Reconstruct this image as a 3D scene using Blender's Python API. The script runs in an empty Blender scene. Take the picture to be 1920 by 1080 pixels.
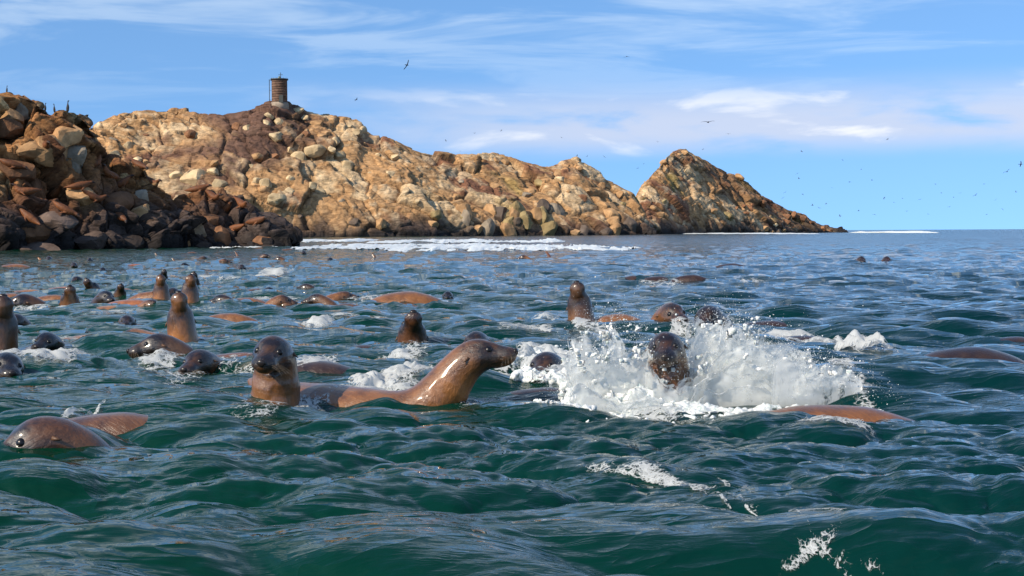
import bpy, bmesh, math, random
import numpy as np
from mathutils import Vector, Matrix

# ------------------------------------------------------------------ camera, sky, sun, exposure
SC = bpy.context.scene
COL = SC.collection
R = math.radians
FPX = 2600.0                       # focal length in photograph pixels (1920 wide)
CAM_H = 0.85
cam_data = bpy.data.cameras.new('camera')
cam = bpy.data.objects.new('camera', cam_data)
COL.objects.link(cam)
cam_data.sensor_width = 36.0
cam_data.lens = FPX / 1920 * 36.0
cam_data.clip_start = 0.05
cam_data.clip_end = 40000
PITCH = math.atan(105 / FPX)
ROLL = 0.0058
cam.matrix_world = (Matrix.Translation((0, 0, CAM_H)) @ Matrix.Rotation(math.pi / 2 - PITCH, 4, 'X') @ Matrix.Rotation(-ROLL, 4, 'Z'))
SC.camera = cam
CM = cam.matrix_world.to_3x3()

SUN_EL, SUN_AZ = 35.0, -129.0       # azimuth from +Y, negative = to the left
world = bpy.data.worlds.new('World')
SC.world = world
world.use_nodes = True


def N(nt, kind, **kw):
    n = nt.nodes.new(kind)
    for k, v in kw.items():
        if k == 'inp':
            for i, x in v.items():
                n.inputs[i].default_value = x
        else:
            setattr(n, k, v)
    return n


def math_node(nt, op, a=None, b=None, c=None, clamp=False):
    n = N(nt, 'ShaderNodeMath', operation=op, use_clamp=clamp)
    for i, v in enumerate((a, b, c)):
        if v is None:
            continue
        if isinstance(v, (int, float)):
            n.inputs[i].default_value = v
        else:
            nt.links.new(v, n.inputs[i])
    return n.outputs[0]


def smooth(nt, v, lo, hi, a=0.0, b=1.0):
    n = N(nt, 'ShaderNodeMapRange', interpolation_type='SMOOTHSTEP')
    nt.links.new(v, n.inputs[0])
    n.inputs[1].default_value, n.inputs[2].default_value = lo, hi
    n.inputs[3].default_value, n.inputs[4].default_value = a, b
    return n.outputs[0]


def build_world():
    nt = world.node_tree
    L = nt.links.new
    bg = nt.nodes['Background']
    tc = N(nt, 'ShaderNodeTexCoord')
    nor = N(nt, 'ShaderNodeVectorMath', operation='NORMALIZE')
    L(tc.outputs['Generated'], nor.inputs[0])
    sep = N(nt, 'ShaderNodeSeparateXYZ')
    L(nor.outputs[0], sep.inputs[0])
    x, y, z = sep.outputs
    # the sky is looked up a little above the true elevation: the sea air of this place is clear down to the horizon
    zz = math_node(nt, 'ADD', math_node(nt, 'MULTIPLY', math_node(nt, 'MAXIMUM', z, 0.0), 0.85), 0.21)
    comb = N(nt, 'ShaderNodeCombineXYZ')
    L(x, comb.inputs[0]); L(y, comb.inputs[1]); L(zz, comb.inputs[2])
    nn = N(nt, 'ShaderNodeVectorMath', operation='NORMALIZE')
    L(comb.outputs[0], nn.inputs[0])
    sky = N(nt, 'ShaderNodeTexSky', sky_type='NISHITA', sun_disc=False)
    sky.sun_elevation = R(SUN_EL)
    sky.sun_rotation = R(SUN_AZ)
    sky.air_density = 1.0
    sky.dust_density = 0.4
    sky.ozone_density = 3.0
    L(nn.outputs[0], sky.inputs[0])
    tint = N(nt, 'ShaderNodeMix', data_type='RGBA', blend_type='MULTIPLY', inp={0: 1.0})
    tint.inputs[7].default_value = (0.80, 1.01, 1.14, 1)
    L(sky.outputs[0], tint.inputs[6])
    # clouds: a low bank that comes and goes around the horizon, and thin high wisps
    az = math_node(nt, 'ARCTAN2', x, y)
    el = math_node(nt, 'ARCSINE', z)
    v1 = N(nt, 'ShaderNodeCombineXYZ')
    L(math_node(nt, 'MULTIPLY', az, 16.0), v1.inputs[0])
    L(math_node(nt, 'MULTIPLY', el, 62.0), v1.inputs[1])
    v1.inputs[2].default_value = 3.7
    n1 = N(nt, 'ShaderNodeTexNoise', inp={'Scale': 0.55, 'Detail': 6.0, 'Roughness': 0.52, 'Distortion': 0.25})
    L(v1.outputs[0], n1.inputs['Vector'])
    band = math_node(nt, 'MULTIPLY', smooth(nt, el, R(2.7), R(4.0)), smooth(nt, el, R(4.4), R(6.6), 1.0, 0.0))
    wave = math_node(nt, 'SINE', math_node(nt, 'ADD', math_node(nt, 'MULTIPLY', az, 3.0), math.pi / 2 - 3.0 * R(15)))
    azm = smooth(nt, wave, 0.10, 0.92)
    c1 = math_node(nt, 'MULTIPLY', math_node(nt, 'MULTIPLY', band, azm),
                   smooth(nt, math_node(nt, 'ADD', n1.outputs[0], math_node(nt, 'MULTIPLY', azm, 0.14)), 0.38, 0.64))
    den = math_node(nt, 'ADD', math_node(nt, 'MAXIMUM', z, 0.0), 0.06)
    v2 = N(nt, 'ShaderNodeCombineXYZ')
    L(math_node(nt, 'DIVIDE', x, den), v2.inputs[0])
    L(math_node(nt, 'MULTIPLY', math_node(nt, 'DIVIDE', y, den), 1.5), v2.inputs[1])
    n2 = N(nt, 'ShaderNodeTexNoise', inp={'Scale': 0.9, 'Detail': 5.0, 'Roughness': 0.6, 'Distortion': 0.6})
    L(v2.outputs[0], n2.inputs['Vector'])
    # thin veil near the horizon that thickens into broken white cloud higher up and opens again overhead
    prof = math_node(nt, 'ADD', smooth(nt, el, R(3.5), R(9), 0.0, 0.24), smooth(nt, el, R(8), R(16), 0.0, 0.62))
    prof = math_node(nt, 'MULTIPLY', prof, smooth(nt, el, R(22), R(46), 1.0, 0.12))
    c2 = math_node(nt, 'MULTIPLY', smooth(nt, n2.outputs[0], 0.44, 0.64), prof)
    m1 = N(nt, 'ShaderNodeMix', data_type='RGBA')
    L(math_node(nt, 'MULTIPLY', c1, 0.8), m1.inputs[0]); L(tint.outputs[2], m1.inputs[6])
    m1.inputs[7].default_value = (3.9, 4.2, 5.1, 1)
    m2 = N(nt, 'ShaderNodeMix', data_type='RGBA')
    L(c2, m2.inputs[0]); L(m1.outputs[2], m2.inputs[6])
    m2.inputs[7].default_value = (6.0, 6.6, 6.8, 1)
    m3 = N(nt, 'ShaderNodeMix', data_type='RGBA')      # white heads of the low cloud bank
    L(math_node(nt, 'MULTIPLY', c1, smooth(nt, n1.outputs[0], 0.54, 0.66)), m3.inputs[0]); L(m2.outputs[2], m3.inputs[6])
    m3.inputs[7].default_value = (5.4, 5.6, 6.0, 1)
    L(m3.outputs[2], bg.inputs[0])
    bg.inputs[1].default_value = 0.14


build_world()
sun_data = bpy.data.lights.new('sun', 'SUN')
sun_data.energy = 4.6
sun_data.angle = R(0.5)
sun_data.color = (1.0, 0.86, 0.68)
sun = bpy.data.objects.new('sun', sun_data)
COL.objects.link(sun)
SUN_DIR = Vector((math.cos(R(SUN_EL)) * math.sin(R(SUN_AZ)), math.cos(R(SUN_EL)) * math.cos(R(SUN_AZ)), math.sin(R(SUN_EL))))
sun.rotation_euler = (-SUN_DIR).to_track_quat('-Z', 'Y').to_euler()
SC.view_settings.view_transform = 'Standard'
SC.view_settings.look = 'None'
SC.view_settings.exposure = 0.35
SC.view_settings.gamma = 1.0
SC.cycles.use_denoising = True
SC.cycles.max_bounces = 6
SC.cycles.transparent_max_bounces = 20
SC.cycles.sample_clamp_indirect = 6.0


# ------------------------------------------------------------------ helpers
def tag(o, label=None, cat=None, group=None, kind=None):
    if label: o['label'] = label
    if cat: o['category'] = cat
    if group: o['group'] = group
    if kind: o['kind'] = kind
    return o


def link(name, me, parent=None, mat=None, loc=None):
    o = bpy.data.objects.new(name, me)
    COL.objects.link(o)
    if mat and me is not None and not me.materials:
        me.materials.append(mat)
    if parent: o.parent = parent
    if loc is not None: o.location = loc
    return o


def mesh_np(name, V, F, smooth_shade=True):
    """V (n,3) float, F (m,k) int"""
    V = np.asarray(V, np.float32); F = np.asarray(F, np.int32)
    me = bpy.data.meshes.new(name)
    m, k = F.shape
    me.vertices.add(len(V)); me.vertices.foreach_set('co', V.ravel())
    me.loops.add(m * k); me.loops.foreach_set('vertex_index', F.ravel())
    me.polygons.add(m)
    me.polygons.foreach_set('loop_start', np.arange(0, m * k, k, dtype=np.int32))
    if smooth_shade:
        me.polygons.foreach_set('use_smooth', np.ones(m, bool))
    me.update(calc_edges=True)
    return me


def get_np(me):
    V = np.empty(len(me.vertices) * 3, np.float32); me.vertices.foreach_get('co', V)
    return V.reshape(-1, 3)


def grid_faces(nr, nc, wrap=False):
    i = np.arange(nr - 1)[:, None]
    j = np.arange(nc if wrap else nc - 1)[None, :]
    j2 = (j + 1) % nc
    return np.stack([i * nc + j, i * nc + j2, (i + 1) * nc + j2, (i + 1) * nc + j], -1).reshape(-1, 4)


def ray(px, py):
    return CM @ Vector(((px - 960) / FPX, (540 - py) / FPX, -1.0))


def at(px, py, Y):
    """world point seen at a photograph pixel, Y metres in front of the camera"""
    d = ray(px, py)
    return Vector((0, 0, CAM_H)) + d * (Y / d.y)


def sstep(x, a, b):
    t = np.clip((x - a) / (b - a), 0, 1)
    return t * t * (3 - 2 * t)


def hash_f(ix, iy, iz, seed):
    h = (ix.astype(np.int64) * 374761393 + iy.astype(np.int64) * 668265263 + iz.astype(np.int64) * 1274126177 + seed * 974634777) & 0xFFFFFFFF
    h = ((h ^ (h >> 13)) * 1274126177) & 0xFFFFFFFF
    h = ((h ^ (h >> 16)) * 2246822519) & 0xFFFFFFFF
    h = h ^ (h >> 15)
    return (h & 0xFFFFFF) / float(0x1000000)


def vnoise(P, seed=0):
    I = np.floor(P).astype(np.int64); f = P - I
    f = f * f * (3 - 2 * f)
    out = 0
    for dx in (0, 1):
        for dy in (0, 1):
            for dz in (0, 1):
                w = (f[:, 0] if dx else 1 - f[:, 0]) * (f[:, 1] if dy else 1 - f[:, 1]) * (f[:, 2] if dz else 1 - f[:, 2])
                out = out + w * hash_f(I[:, 0] + dx, I[:, 1] + dy, I[:, 2] + dz, seed)
    return out * 2 - 1


def fbm(P, oct=4, seed=0, gain=0.5):
    a, s, out = 1.0, 1.0, 0
    for k in range(oct):
        out = out + a * vnoise(P * s, seed + k * 17)
        a *= gain; s *= 2.03
    return out


def cells(P, scale, seed, stretch=(1, 1, 1)):
    """nearest jittered cell: F1, F2 (in cell units), three random numbers of the cell and the offset to its centre"""
    Q = P / scale / np.asarray(stretch)
    I = np.floor(Q).astype(np.int64)
    n = len(P)
    F1 = np.full(n, 9.0); F2 = np.full(n, 9.0)
    ID = np.zeros((n, 3)); OFF = np.zeros((n, 3))
    for dx in (-1, 0, 1):
        for dy in (-1, 0, 1):
            for dz in (-1, 0, 1):
                J = I + np.array([dx, dy, dz])
                C = np.stack([J[:, a] + 0.1 + 0.8 * hash_f(J[:, 0], J[:, 1], J[:, 2], seed + 11 * a) for a in range(3)], -1)
                D = Q - C
                d = np.sqrt((D * D).sum(1))
                nearer = d < F1
                F2 = np.where(nearer, F1, np.minimum(F2, d))
                F1 = np.where(nearer, d, F1)
                if nearer.any():
                    idx = np.nonzero(nearer)[0]
                    ID[idx] = np.stack([hash_f(J[idx, 0], J[idx, 1], J[idx, 2], seed + 101 + a) for a in range(3)], -1)
                    OFF[idx] = D[idx]
    return F1, F2, ID, OFF


# ------------------------------------------------------------------ materials
def new_mat(name):
    m = bpy.data.materials.new(name)
    m.use_nodes = True
    nt = m.node_tree
    return m, nt, nt.nodes['Principled BSDF']


def simple_mat(name, col, rough=0.6, noise_scale=None, var=0.25, spec=0.4, bump=0.0):
    m, nt, p = new_mat(name)
    p.inputs['Roughness'].default_value = rough
    p.inputs['Specular IOR Level'].default_value = spec
    p.inputs['Base Color'].default_value = (*col, 1)
    if noise_scale:
        tc = N(nt, 'ShaderNodeTexCoord')
        n = N(nt, 'ShaderNodeTexNoise', inp={'Scale': noise_scale, 'Detail': 5.0})
        nt.links.new(tc.outputs['Object'], n.inputs['Vector'])
        mx = N(nt, 'ShaderNodeMix', data_type='RGBA')
        mx.inputs[6].default_value = (*[c * (1 - var) for c in col], 1)
        mx.inputs[7].default_value = (*[min(1, c * (1 + var)) for c in col], 1)
        nt.links.new(smooth(nt, n.outputs[0], 0.3, 0.7), mx.inputs[0])
        nt.links.new(mx.outputs[2], p.inputs['Base Color'])
        if bump:
            b = N(nt, 'ShaderNodeBump', inp={'Strength': 1.0, 'Distance': bump})
            nt.links.new(n.outputs[0], b.inputs['Height'])
            nt.links.new(b.outputs[0], p.inputs['Normal'])
    return m


def water_material():
    m, nt, p = new_mat('sea_water')
    L = nt.links.new
    geo = N(nt, 'ShaderNodeNewGeometry')
    sep = N(nt, 'ShaderNodeSeparateXYZ'); L(geo.outputs['Position'], sep.inputs[0])
    # body colour of the water: greener left, bluer right and far out, with sky reflection painted in
    n0 = N(nt, 'ShaderNodeTexNoise', inp={'Scale': 0.16, 'Detail': 3.0})
    L(geo.outputs['Position'], n0.inputs['Vector'])
    t = math_node(nt, 'ADD', math_node(nt, 'MULTIPLY', sep.outputs[0], 0.16), math_node(nt, 'MULTIPLY', math_node(nt, 'SUBTRACT', n0.outputs[0], 0.5), 1.5))
    t = math_node(nt, 'ADD', t, math_node(nt, 'MULTIPLY', sep.outputs[1], 0.008))
    mx = N(nt, 'ShaderNodeMix', data_type='RGBA')
    mx.inputs[6].default_value = (0.0002, 0.026, 0.0115, 1)
    mx.inputs[7].default_value = (0.0002, 0.018, 0.021, 1)
    L(smooth(nt, t, -0.6, 0.9), mx.inputs[0])
    L(mx.outputs[2], p.inputs['Base Color'])
    p.inputs['IOR'].default_value = 1.333
    cd = math_node(nt, 'SQRT', math_node(nt, 'ADD', math_node(nt, 'MULTIPLY', sep.outputs[0], sep.outputs[0]), math_node(nt, 'MULTIPLY', sep.outputs[1], sep.outputs[1])))
    L(smooth(nt, cd, 5, 120, 0.025, 0.14), p.inputs['Roughness'])
    # ripples: fine everywhere, wavelets where the modelled chop is too far away to be resolved
    def rip(scale, sx, sy, seed, detail, ridged=False):
        mp = N(nt, 'ShaderNodeMapping')
        mp.inputs['Scale'].default_value = (sx, sy, 1)
        mp.inputs['Location'].default_value = (seed, seed * 1.7, seed)
        L(geo.outputs['Position'], mp.inputs[0])
        n = N(nt, 'ShaderNodeTexNoise', inp={'Scale': scale, 'Detail': detail, 'Roughness': 0.55, 'Distortion': 0.4})
        L(mp.outputs[0], n.inputs['Vector'])
        if not ridged: return n.outputs[0]
        t_ = math_node(nt, 'ABSOLUTE', math_node(nt, 'SUBTRACT', math_node(nt, 'MULTIPLY', n.outputs[0], 2.0), 1.0))
        return math_node(nt, 'SUBTRACT', 1.0, math_node(nt, 'POWER', t_, 0.8))
    b0 = N(nt, 'ShaderNodeBump', inp={'Strength': 0.8, 'Distance': 0.030})
    L(rip(2.3, 0.5, 1.3, 6.7, 3.0, True), b0.inputs['Height'])
    b1 = N(nt, 'ShaderNodeBump', inp={'Distance': 0.008})
    L(rip(7.0, 0.42, 1.4, 3.1, 4.0, True), b1.inputs['Height'])
    L(b0.outputs[0], b1.inputs['Normal'])
    L(smooth(nt, rip(0.45, 0.6, 1.1, 1.3, 2.0), 0.36, 0.60, 0.25, 1.0), b1.inputs['Strength'])
    b2 = N(nt, 'ShaderNodeBump', inp={'Distance': 0.36})
    L(rip(1.1, 0.55, 1.0, 8.3, 4.0), b2.inputs['Height'])
    L(smooth(nt, cd, 9, 60, 0.0, 1.0), b2.inputs['Strength'])
    L(b1.outputs[0], b2.inputs['Normal'])
    b3 = N(nt, 'ShaderNodeBump', inp={'Distance': 2.4})
    L(rip(0.22, 0.5, 1.0, 5.9, 3.0), b3.inputs['Height'])
    L(smooth(nt, cd, 60, 300, 0.0, 1.0), b3.inputs['Strength'])
    L(b2.outputs[0], b3.inputs['Normal'])
    L(b3.outputs[0], p.inputs['Normal'])
    return m


def rock_material(name, fine, bump):
    m, nt, p = new_mat(name)
    L = nt.links.new
    at_ = N(nt, 'ShaderNodeAttribute', attribute_name='rock')
    tc = N(nt, 'ShaderNodeTexCoord')
    n = N(nt, 'ShaderNodeTexNoise', inp={'Scale': fine, 'Detail': 8.0, 'Roughness': 0.65})
    L(tc.outputs['Object'], n.inputs['Vector'])
    mx = N(nt, 'ShaderNodeMix', data_type='RGBA', blend_type='MULTIPLY', inp={0: 1.0})
    L(at_.outputs['Color'], mx.inputs[6])
    ramp = N(nt, 'ShaderNodeValToRGB')
    ramp.color_ramp.elements[0].position, ramp.color_ramp.elements[0].color = 0.3, (0.55, 0.5, 0.46, 1)
    ramp.color_ramp.elements[1].position, ramp.color_ramp.elements[1].color = 0.68, (1.2, 1.2, 1.2, 1)
    L(n.outputs[0], ramp.inputs[0]); L(ramp.outputs[0], mx.inputs[7])
    # bedding: thin dipping bands and cracks across the stone
    mp = N(nt, 'ShaderNodeMapping'); mp.inputs['Rotation'].default_value = (0.25, R(32), 0.1); mp.inputs['Scale'].default_value = (0.3, 0.5, 1.3)
    L(tc.outputs['Object'], mp.inputs[0])
    st = N(nt, 'ShaderNodeTexNoise', inp={'Scale': fine, 'Detail': 7.0, 'Roughness': 0.6, 'Distortion': 0.7})
    L(mp.outputs[0], st.inputs['Vector'])
    cr = math_node(nt, 'ABSOLUTE', math_node(nt, 'SUBTRACT', st.outputs[0], 0.5))
    crk = smooth(nt, cr, 0.0, 0.03, 0.62, 1.0)
    mc = N(nt, 'ShaderNodeMix', data_type='RGBA', blend_type='MULTIPLY', inp={0: 1.0})
    L(mx.outputs[2], mc.inputs[6]); L(crk, mc.inputs[7])
    L(mc.outputs[2], p.inputs['Base Color'])
    b0 = N(nt, 'ShaderNodeBump', inp={'Strength': 1.0, 'Distance': bump * 1.0})
    L(math_node(nt, 'ADD', st.outputs[0], math_node(nt, 'MULTIPLY', crk, 0.25)), b0.inputs['Height'])
    p.inputs['Roughness'].default_value = 0.88
    p.inputs['Specular IOR Level'].default_value = 0.25
    b = N(nt, 'ShaderNodeBump', inp={'Strength': 0.9, 'Distance': bump})
    L(n.outputs[0], b.inputs['Height']); L(b0.outputs[0], b.inputs['Normal']); L(b.outputs[0], p.inputs['Normal'])
    return m


def boulder_material(name, col, fine, bump):
    """loose boulder: stone colour from the object's own tint, patches of lichen and guano"""
    m, nt, p = new_mat(name)
    L = nt.links.new
    oi = N(nt, 'ShaderNodeObjectInfo')
    tc = N(nt, 'ShaderNodeTexCoord')
    n = N(nt, 'ShaderNodeTexNoise', inp={'Scale': fine, 'Detail': 8.0, 'Roughness': 0.65})
    L(tc.outputs['Object'], n.inputs['Vector'])
    mx = N(nt, 'ShaderNodeMix', data_type='RGBA', blend_type='MULTIPLY', inp={0: 1.0})
    L(oi.outputs['Color'], mx.inputs[6])
    ramp = N(nt, 'ShaderNodeValToRGB')
    ramp.color_ramp.elements[0].position, ramp.color_ramp.elements[0].color = 0.3, (0.5, 0.45, 0.4, 1)
    ramp.color_ramp.elements[1].position, ramp.color_ramp.elements[1].color = 0.66, (1.15, 1.15, 1.12, 1)
    L(n.outputs[0], ramp.inputs[0]); L(ramp.outputs[0], mx.inputs[7])
    L(mx.outputs[2], p.inputs['Base Color'])
    p.inputs['Roughness'].default_value = 0.85
    p.inputs['Specular IOR Level'].default_value = 0.25
    b = N(nt, 'ShaderNodeBump', inp={'Strength': 0.9, 'Distance': bump})
    L(n.outputs[0], b.inputs['Height']); L(b.outputs[0], p.inputs['Normal'])
    return m


def fur_material(name='wet_fur', wet=True):
    m, nt, p = new_mat(name)
    L = nt.links.new
    oi = N(nt, 'ShaderNodeObjectInfo')
    co = N(nt, 'ShaderNodeAttribute', attribute_name='coat')
    tc = N(nt, 'ShaderNodeTexCoord')
    n = N(nt, 'ShaderNodeTexNoise', inp={'Scale': 9.0, 'Detail': 6.0, 'Roughness': 0.6})
    L(tc.outputs['Object'], n.inputs['Vector'])
    fl = N(nt, 'ShaderNodeAttribute', attribute_name='lie')          # runs along the coat: wet hair lies in long clumps
    nf = N(nt, 'ShaderNodeTexNoise', inp={'Scale': 1.0, 'Detail': 5.0, 'Roughness': 0.65, 'Distortion': 0.3})
    L(fl.outputs['Vector'], nf.inputs['Vector'])
    base = N(nt, 'ShaderNodeMix', data_type='RGBA')
    base.inputs[6].default_value = (0.012, 0.007, 0.005, 1)
    base.inputs[7].default_value = (0.275, 0.122, 0.036, 1)
    f = math_node(nt, 'ADD', co.outputs['Fac'], math_node(nt, 'MULTIPLY', math_node(nt, 'SUBTRACT', n.outputs[0], 0.5), 1.1), clamp=True)
    f = math_node(nt, 'ADD', f, math_node(nt, 'MULTIPLY', math_node(nt, 'SUBTRACT', nf.outputs[0], 0.5), 0.55), clamp=True)
    L(f, base.inputs[0])
    mx = N(nt, 'ShaderNodeMix', data_type='RGBA', blend_type='MULTIPLY', inp={0: 1.0})
    L(base.outputs[2], mx.inputs[6]); L(oi.outputs['Color'], mx.inputs[7])
    L(mx.outputs[2], p.inputs['Base Color'])
    L(smooth(nt, n.outputs[0], 0.3, 0.7, 0.28 if wet else 0.6, 0.50 if wet else 0.8), p.inputs['Roughness'])
    p.inputs['Specular IOR Level'].default_value = 0.5
    p.inputs['Coat Weight'].default_value = 0.55 if wet else 0.0
    p.inputs['Coat Roughness'].default_value = 0.14
    b = N(nt, 'ShaderNodeBump', inp={'Strength': 0.8, 'Distance': 0.007})
    L(nf.outputs[0], b.inputs['Height'])
    b2 = N(nt, 'ShaderNodeBump', inp={'Strength': 0.4, 'Distance': 0.02})
    L(n.outputs[0], b2.inputs['Height']); L(b.outputs[0], b2.inputs['Normal'])
    L(b2.outputs[0], p.inputs['Normal'])
    return m


def foam_material():
    m, nt, p = new_mat('white_water')
    L = nt.links.new
    tc = N(nt, 'ShaderNodeTexCoord')
    n = N(nt, 'ShaderNodeTexNoise', inp={'Scale': 26.0, 'Detail': 6.0, 'Roughness': 0.7})
    L(tc.outputs['Object'], n.inputs['Vector'])
    mx = N(nt, 'ShaderNodeMix', data_type='RGBA')
    mx.inputs[6].default_value = (0.36, 0.45, 0.43, 1)
    mx.inputs[7].default_value = (0.78, 0.80, 0.78, 1)
    L(smooth(nt, n.outputs[0], 0.32, 0.56), mx.inputs[0])
    L(mx.outputs[2], p.inputs['Base Color'])
    p.inputs['Roughness'].default_value = 0.35
    p.inputs['IOR'].default_value = 1.33
    p.inputs['Subsurface Weight'].default_value = 0.5
    p.inputs['Subsurface Radius'].default_value = (0.02, 0.022, 0.022)
    p.inputs['Subsurface Scale'].default_value = 0.6
    b = N(nt, 'ShaderNodeBump', inp={'Strength': 0.8, 'Distance': 0.02})
    L(n.outputs[0], b.inputs['Height']); L(b.outputs[0], p.inputs['Normal'])
    return m


def torn_shader(m, alpha_fn, col=(0.74, 0.77, 0.76)):
    nt = m.node_tree; L = nt.links.new
    nt.nodes.remove(nt.nodes['Principled BSDF'])
    out = nt.nodes['Material Output']
    df = N(nt, 'ShaderNodeBsdfDiffuse', inp={0: (*col, 1)}); tr = N(nt, 'ShaderNodeBsdfTranslucent', inp={0: (*col, 1)})
    gl = N(nt, 'ShaderNodeBsdfGlossy', inp={'Roughness': 0.2}); tp = N(nt, 'ShaderNodeBsdfTransparent')
    m1 = N(nt, 'ShaderNodeMixShader', inp={0: 0.45}); L(df.outputs[0], m1.inputs[1]); L(tr.outputs[0], m1.inputs[2])
    m2 = N(nt, 'ShaderNodeMixShader', inp={0: 0.05}); L(m1.outputs[0], m2.inputs[1]); L(gl.outputs[0], m2.inputs[2])
    m3 = N(nt, 'ShaderNodeMixShader'); L(tp.outputs[0], m3.inputs[1]); L(m2.outputs[0], m3.inputs[2])
    L(alpha_fn(nt, L), m3.inputs[0]); L(m3.outputs[0], out.inputs[0])


def sheet_material():
    m, nt, p = new_mat('torn_water')

    def alpha(nt, L):
        a = N(nt, 'ShaderNodeAttribute', attribute_name='sheet')
        sp = N(nt, 'ShaderNodeSeparateXYZ'); L(a.outputs['Vector'], sp.inputs[0])

        def streak(fu, fv, det):
            c = N(nt, 'ShaderNodeCombineXYZ')
            L(math_node(nt, 'MULTIPLY', sp.outputs[0], fu), c.inputs[0]); L(math_node(nt, 'MULTIPLY', sp.outputs[1], fv), c.inputs[1]); L(sp.outputs[2], c.inputs[2])
            n = N(nt, 'ShaderNodeTexNoise', inp={'Scale': 1.0, 'Detail': det, 'Roughness': 0.62, 'Distortion': 0.9})
            L(c.outputs[0], n.inputs['Vector']); return n.outputs[0]
        v = math_node(nt, 'ADD', math_node(nt, 'MULTIPLY', streak(16, 3.0, 5.0), 0.6), math_node(nt, 'MULTIPLY', streak(60, 8.0, 4.0), 0.4))
        thr = math_node(nt, 'ADD', math_node(nt, 'MULTIPLY', math_node(nt, 'POWER', sp.outputs[1], 1.6), 0.22), 0.32)
        return math_node(nt, 'MULTIPLY', smooth(nt, math_node(nt, 'SUBTRACT', v, thr), -0.02, 0.12), 0.74)
    torn_shader(m, alpha)
    return m


def lace_material():
    m, nt, p = new_mat('foam_lace')

    def alpha(nt, L):
        a = N(nt, 'ShaderNodeAttribute', attribute_name='mask')
        g = N(nt, 'ShaderNodeAttribute', attribute_name='grain')
        n = N(nt, 'ShaderNodeTexNoise', inp={'Scale': 10.0, 'Detail': 7.0, 'Roughness': 0.68, 'Distortion': 1.2}); L(g.outputs['Vector'], n.inputs['Vector'])
        w = N(nt, 'ShaderNodeVectorMath', operation='SCALE'); L(n.outputs['Color'], w.inputs[0]); w.inputs['Scale'].default_value = 0.10
        w2 = N(nt, 'ShaderNodeVectorMath', operation='ADD'); L(g.outputs['Vector'], w2.inputs[0]); L(w.outputs[0], w2.inputs[1])
        vo = N(nt, 'ShaderNodeTexVoronoi', feature='DISTANCE_TO_EDGE', inp={'Scale': 27.0}); L(w2.outputs[0], vo.inputs['Vector'])
        lace = smooth(nt, vo.outputs['Distance'], 0.015, 0.16, 1.0, 0.0)
        v = math_node(nt, 'ADD', math_node(nt, 'MULTIPLY', a.outputs['Fac'], 0.62), math_node(nt, 'MULTIPLY', math_node(nt, 'SUBTRACT', n.outputs[0], 0.5), 1.5))
        v = math_node(nt, 'ADD', v, math_node(nt, 'MULTIPLY', lace, 0.22))
        v = smooth(nt, v, 0.42, 0.64)
        return math_node(nt, 'MULTIPLY', v, smooth(nt, a.outputs['Fac'], 0.0, 0.3, 0.0, 0.95))
    torn_shader(m, alpha)
    return m


M_SHEET = sheet_material()
M_LACE = lace_material()
M_WATER = water_material()
M_ISLAND = rock_material('island_rock', 0.7, 0.35)
M_SHORE = rock_material('shore_rock', 2.2, 0.12)
M_BOULDER = boulder_material('island_boulder', (0.5, 0.4, 0.3), 0.9, 0.3)
M_SHOREB = boulder_material('shore_boulder', (0.5, 0.4, 0.3), 1.6, 0.14)
M_FUR = fur_material()
M_DRYFUR = fur_material('dry_fur', False)
M_FOAM = foam_material()
M_EYE = simple_mat('eye', (0.006, 0.005, 0.005), 0.28, spec=0.4)
M_NOSE = simple_mat('nose_skin', (0.018, 0.014, 0.013), 0.3)
M_WHISKER = simple_mat('whisker', (0.22, 0.17, 0.12), 0.4)
M_EAR = simple_mat('ear_skin', (0.10, 0.05, 0.025), 0.5)
M_BIRD = simple_mat('dark_plumage', (0.028, 0.026, 0.027), 0.7, 20, 0.4)
M_BRICK = simple_mat('weathered_brick', (0.17, 0.10, 0.068), 0.9, 1.3, 0.35, bump=0.05)
M_CONCRETE = simple_mat('weathered_concrete', (0.30, 0.24, 0.18), 0.9, 0.8, 0.3, bump=0.05)
M_IRON = simple_mat('old_iron', (0.05, 0.055, 0.05), 0.6)
M_LAMPGLASS = simple_mat('lamp_glass', (0.12, 0.16, 0.15), 0.15)

# ------------------------------------------------------------------ the sea
rng = np.random.default_rng(7)


def wave_tile(n, size, peak, lo, hi, rms, wdir, spread, seed, power=4.0):
    r = np.random.default_rng(seed)
    k1 = np.fft.fftfreq(n, size / n) * 2 * np.pi
    kx, ky = np.meshgrid(k1, k1, indexing='ij')
    k = np.sqrt(kx * kx + ky * ky); k[0, 0] = 1e-6
    kp = 2 * np.pi / peak
    P = k ** -power * np.exp(-1.25 * (kp / k) ** 2)
    P *= 1 / (1 + np.exp((2 * np.pi / hi - k) / (0.08 * k + 1e-6)))
    P *= np.exp(-(k * lo / (2 * np.pi)) ** 4)
    c = (kx * math.cos(wdir) + ky * math.sin(wdir)) / k
    P *= np.abs(c) ** spread + 0.06
    A = np.sqrt(P) * (r.normal(size=(n, n)) + 1j * r.normal(size=(n, n)))
    A[0, 0] = 0
    h = np.fft.ifft2(A).real
    s = rms / h.std()
    dx = np.fft.ifft2(A * (-1j) * kx / k).real * s
    dy = np.fft.ifft2(A * (-1j) * ky / k).real * s
    return dict(n=n, size=size, h=h * s, dx=dx, dy=dy)


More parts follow.
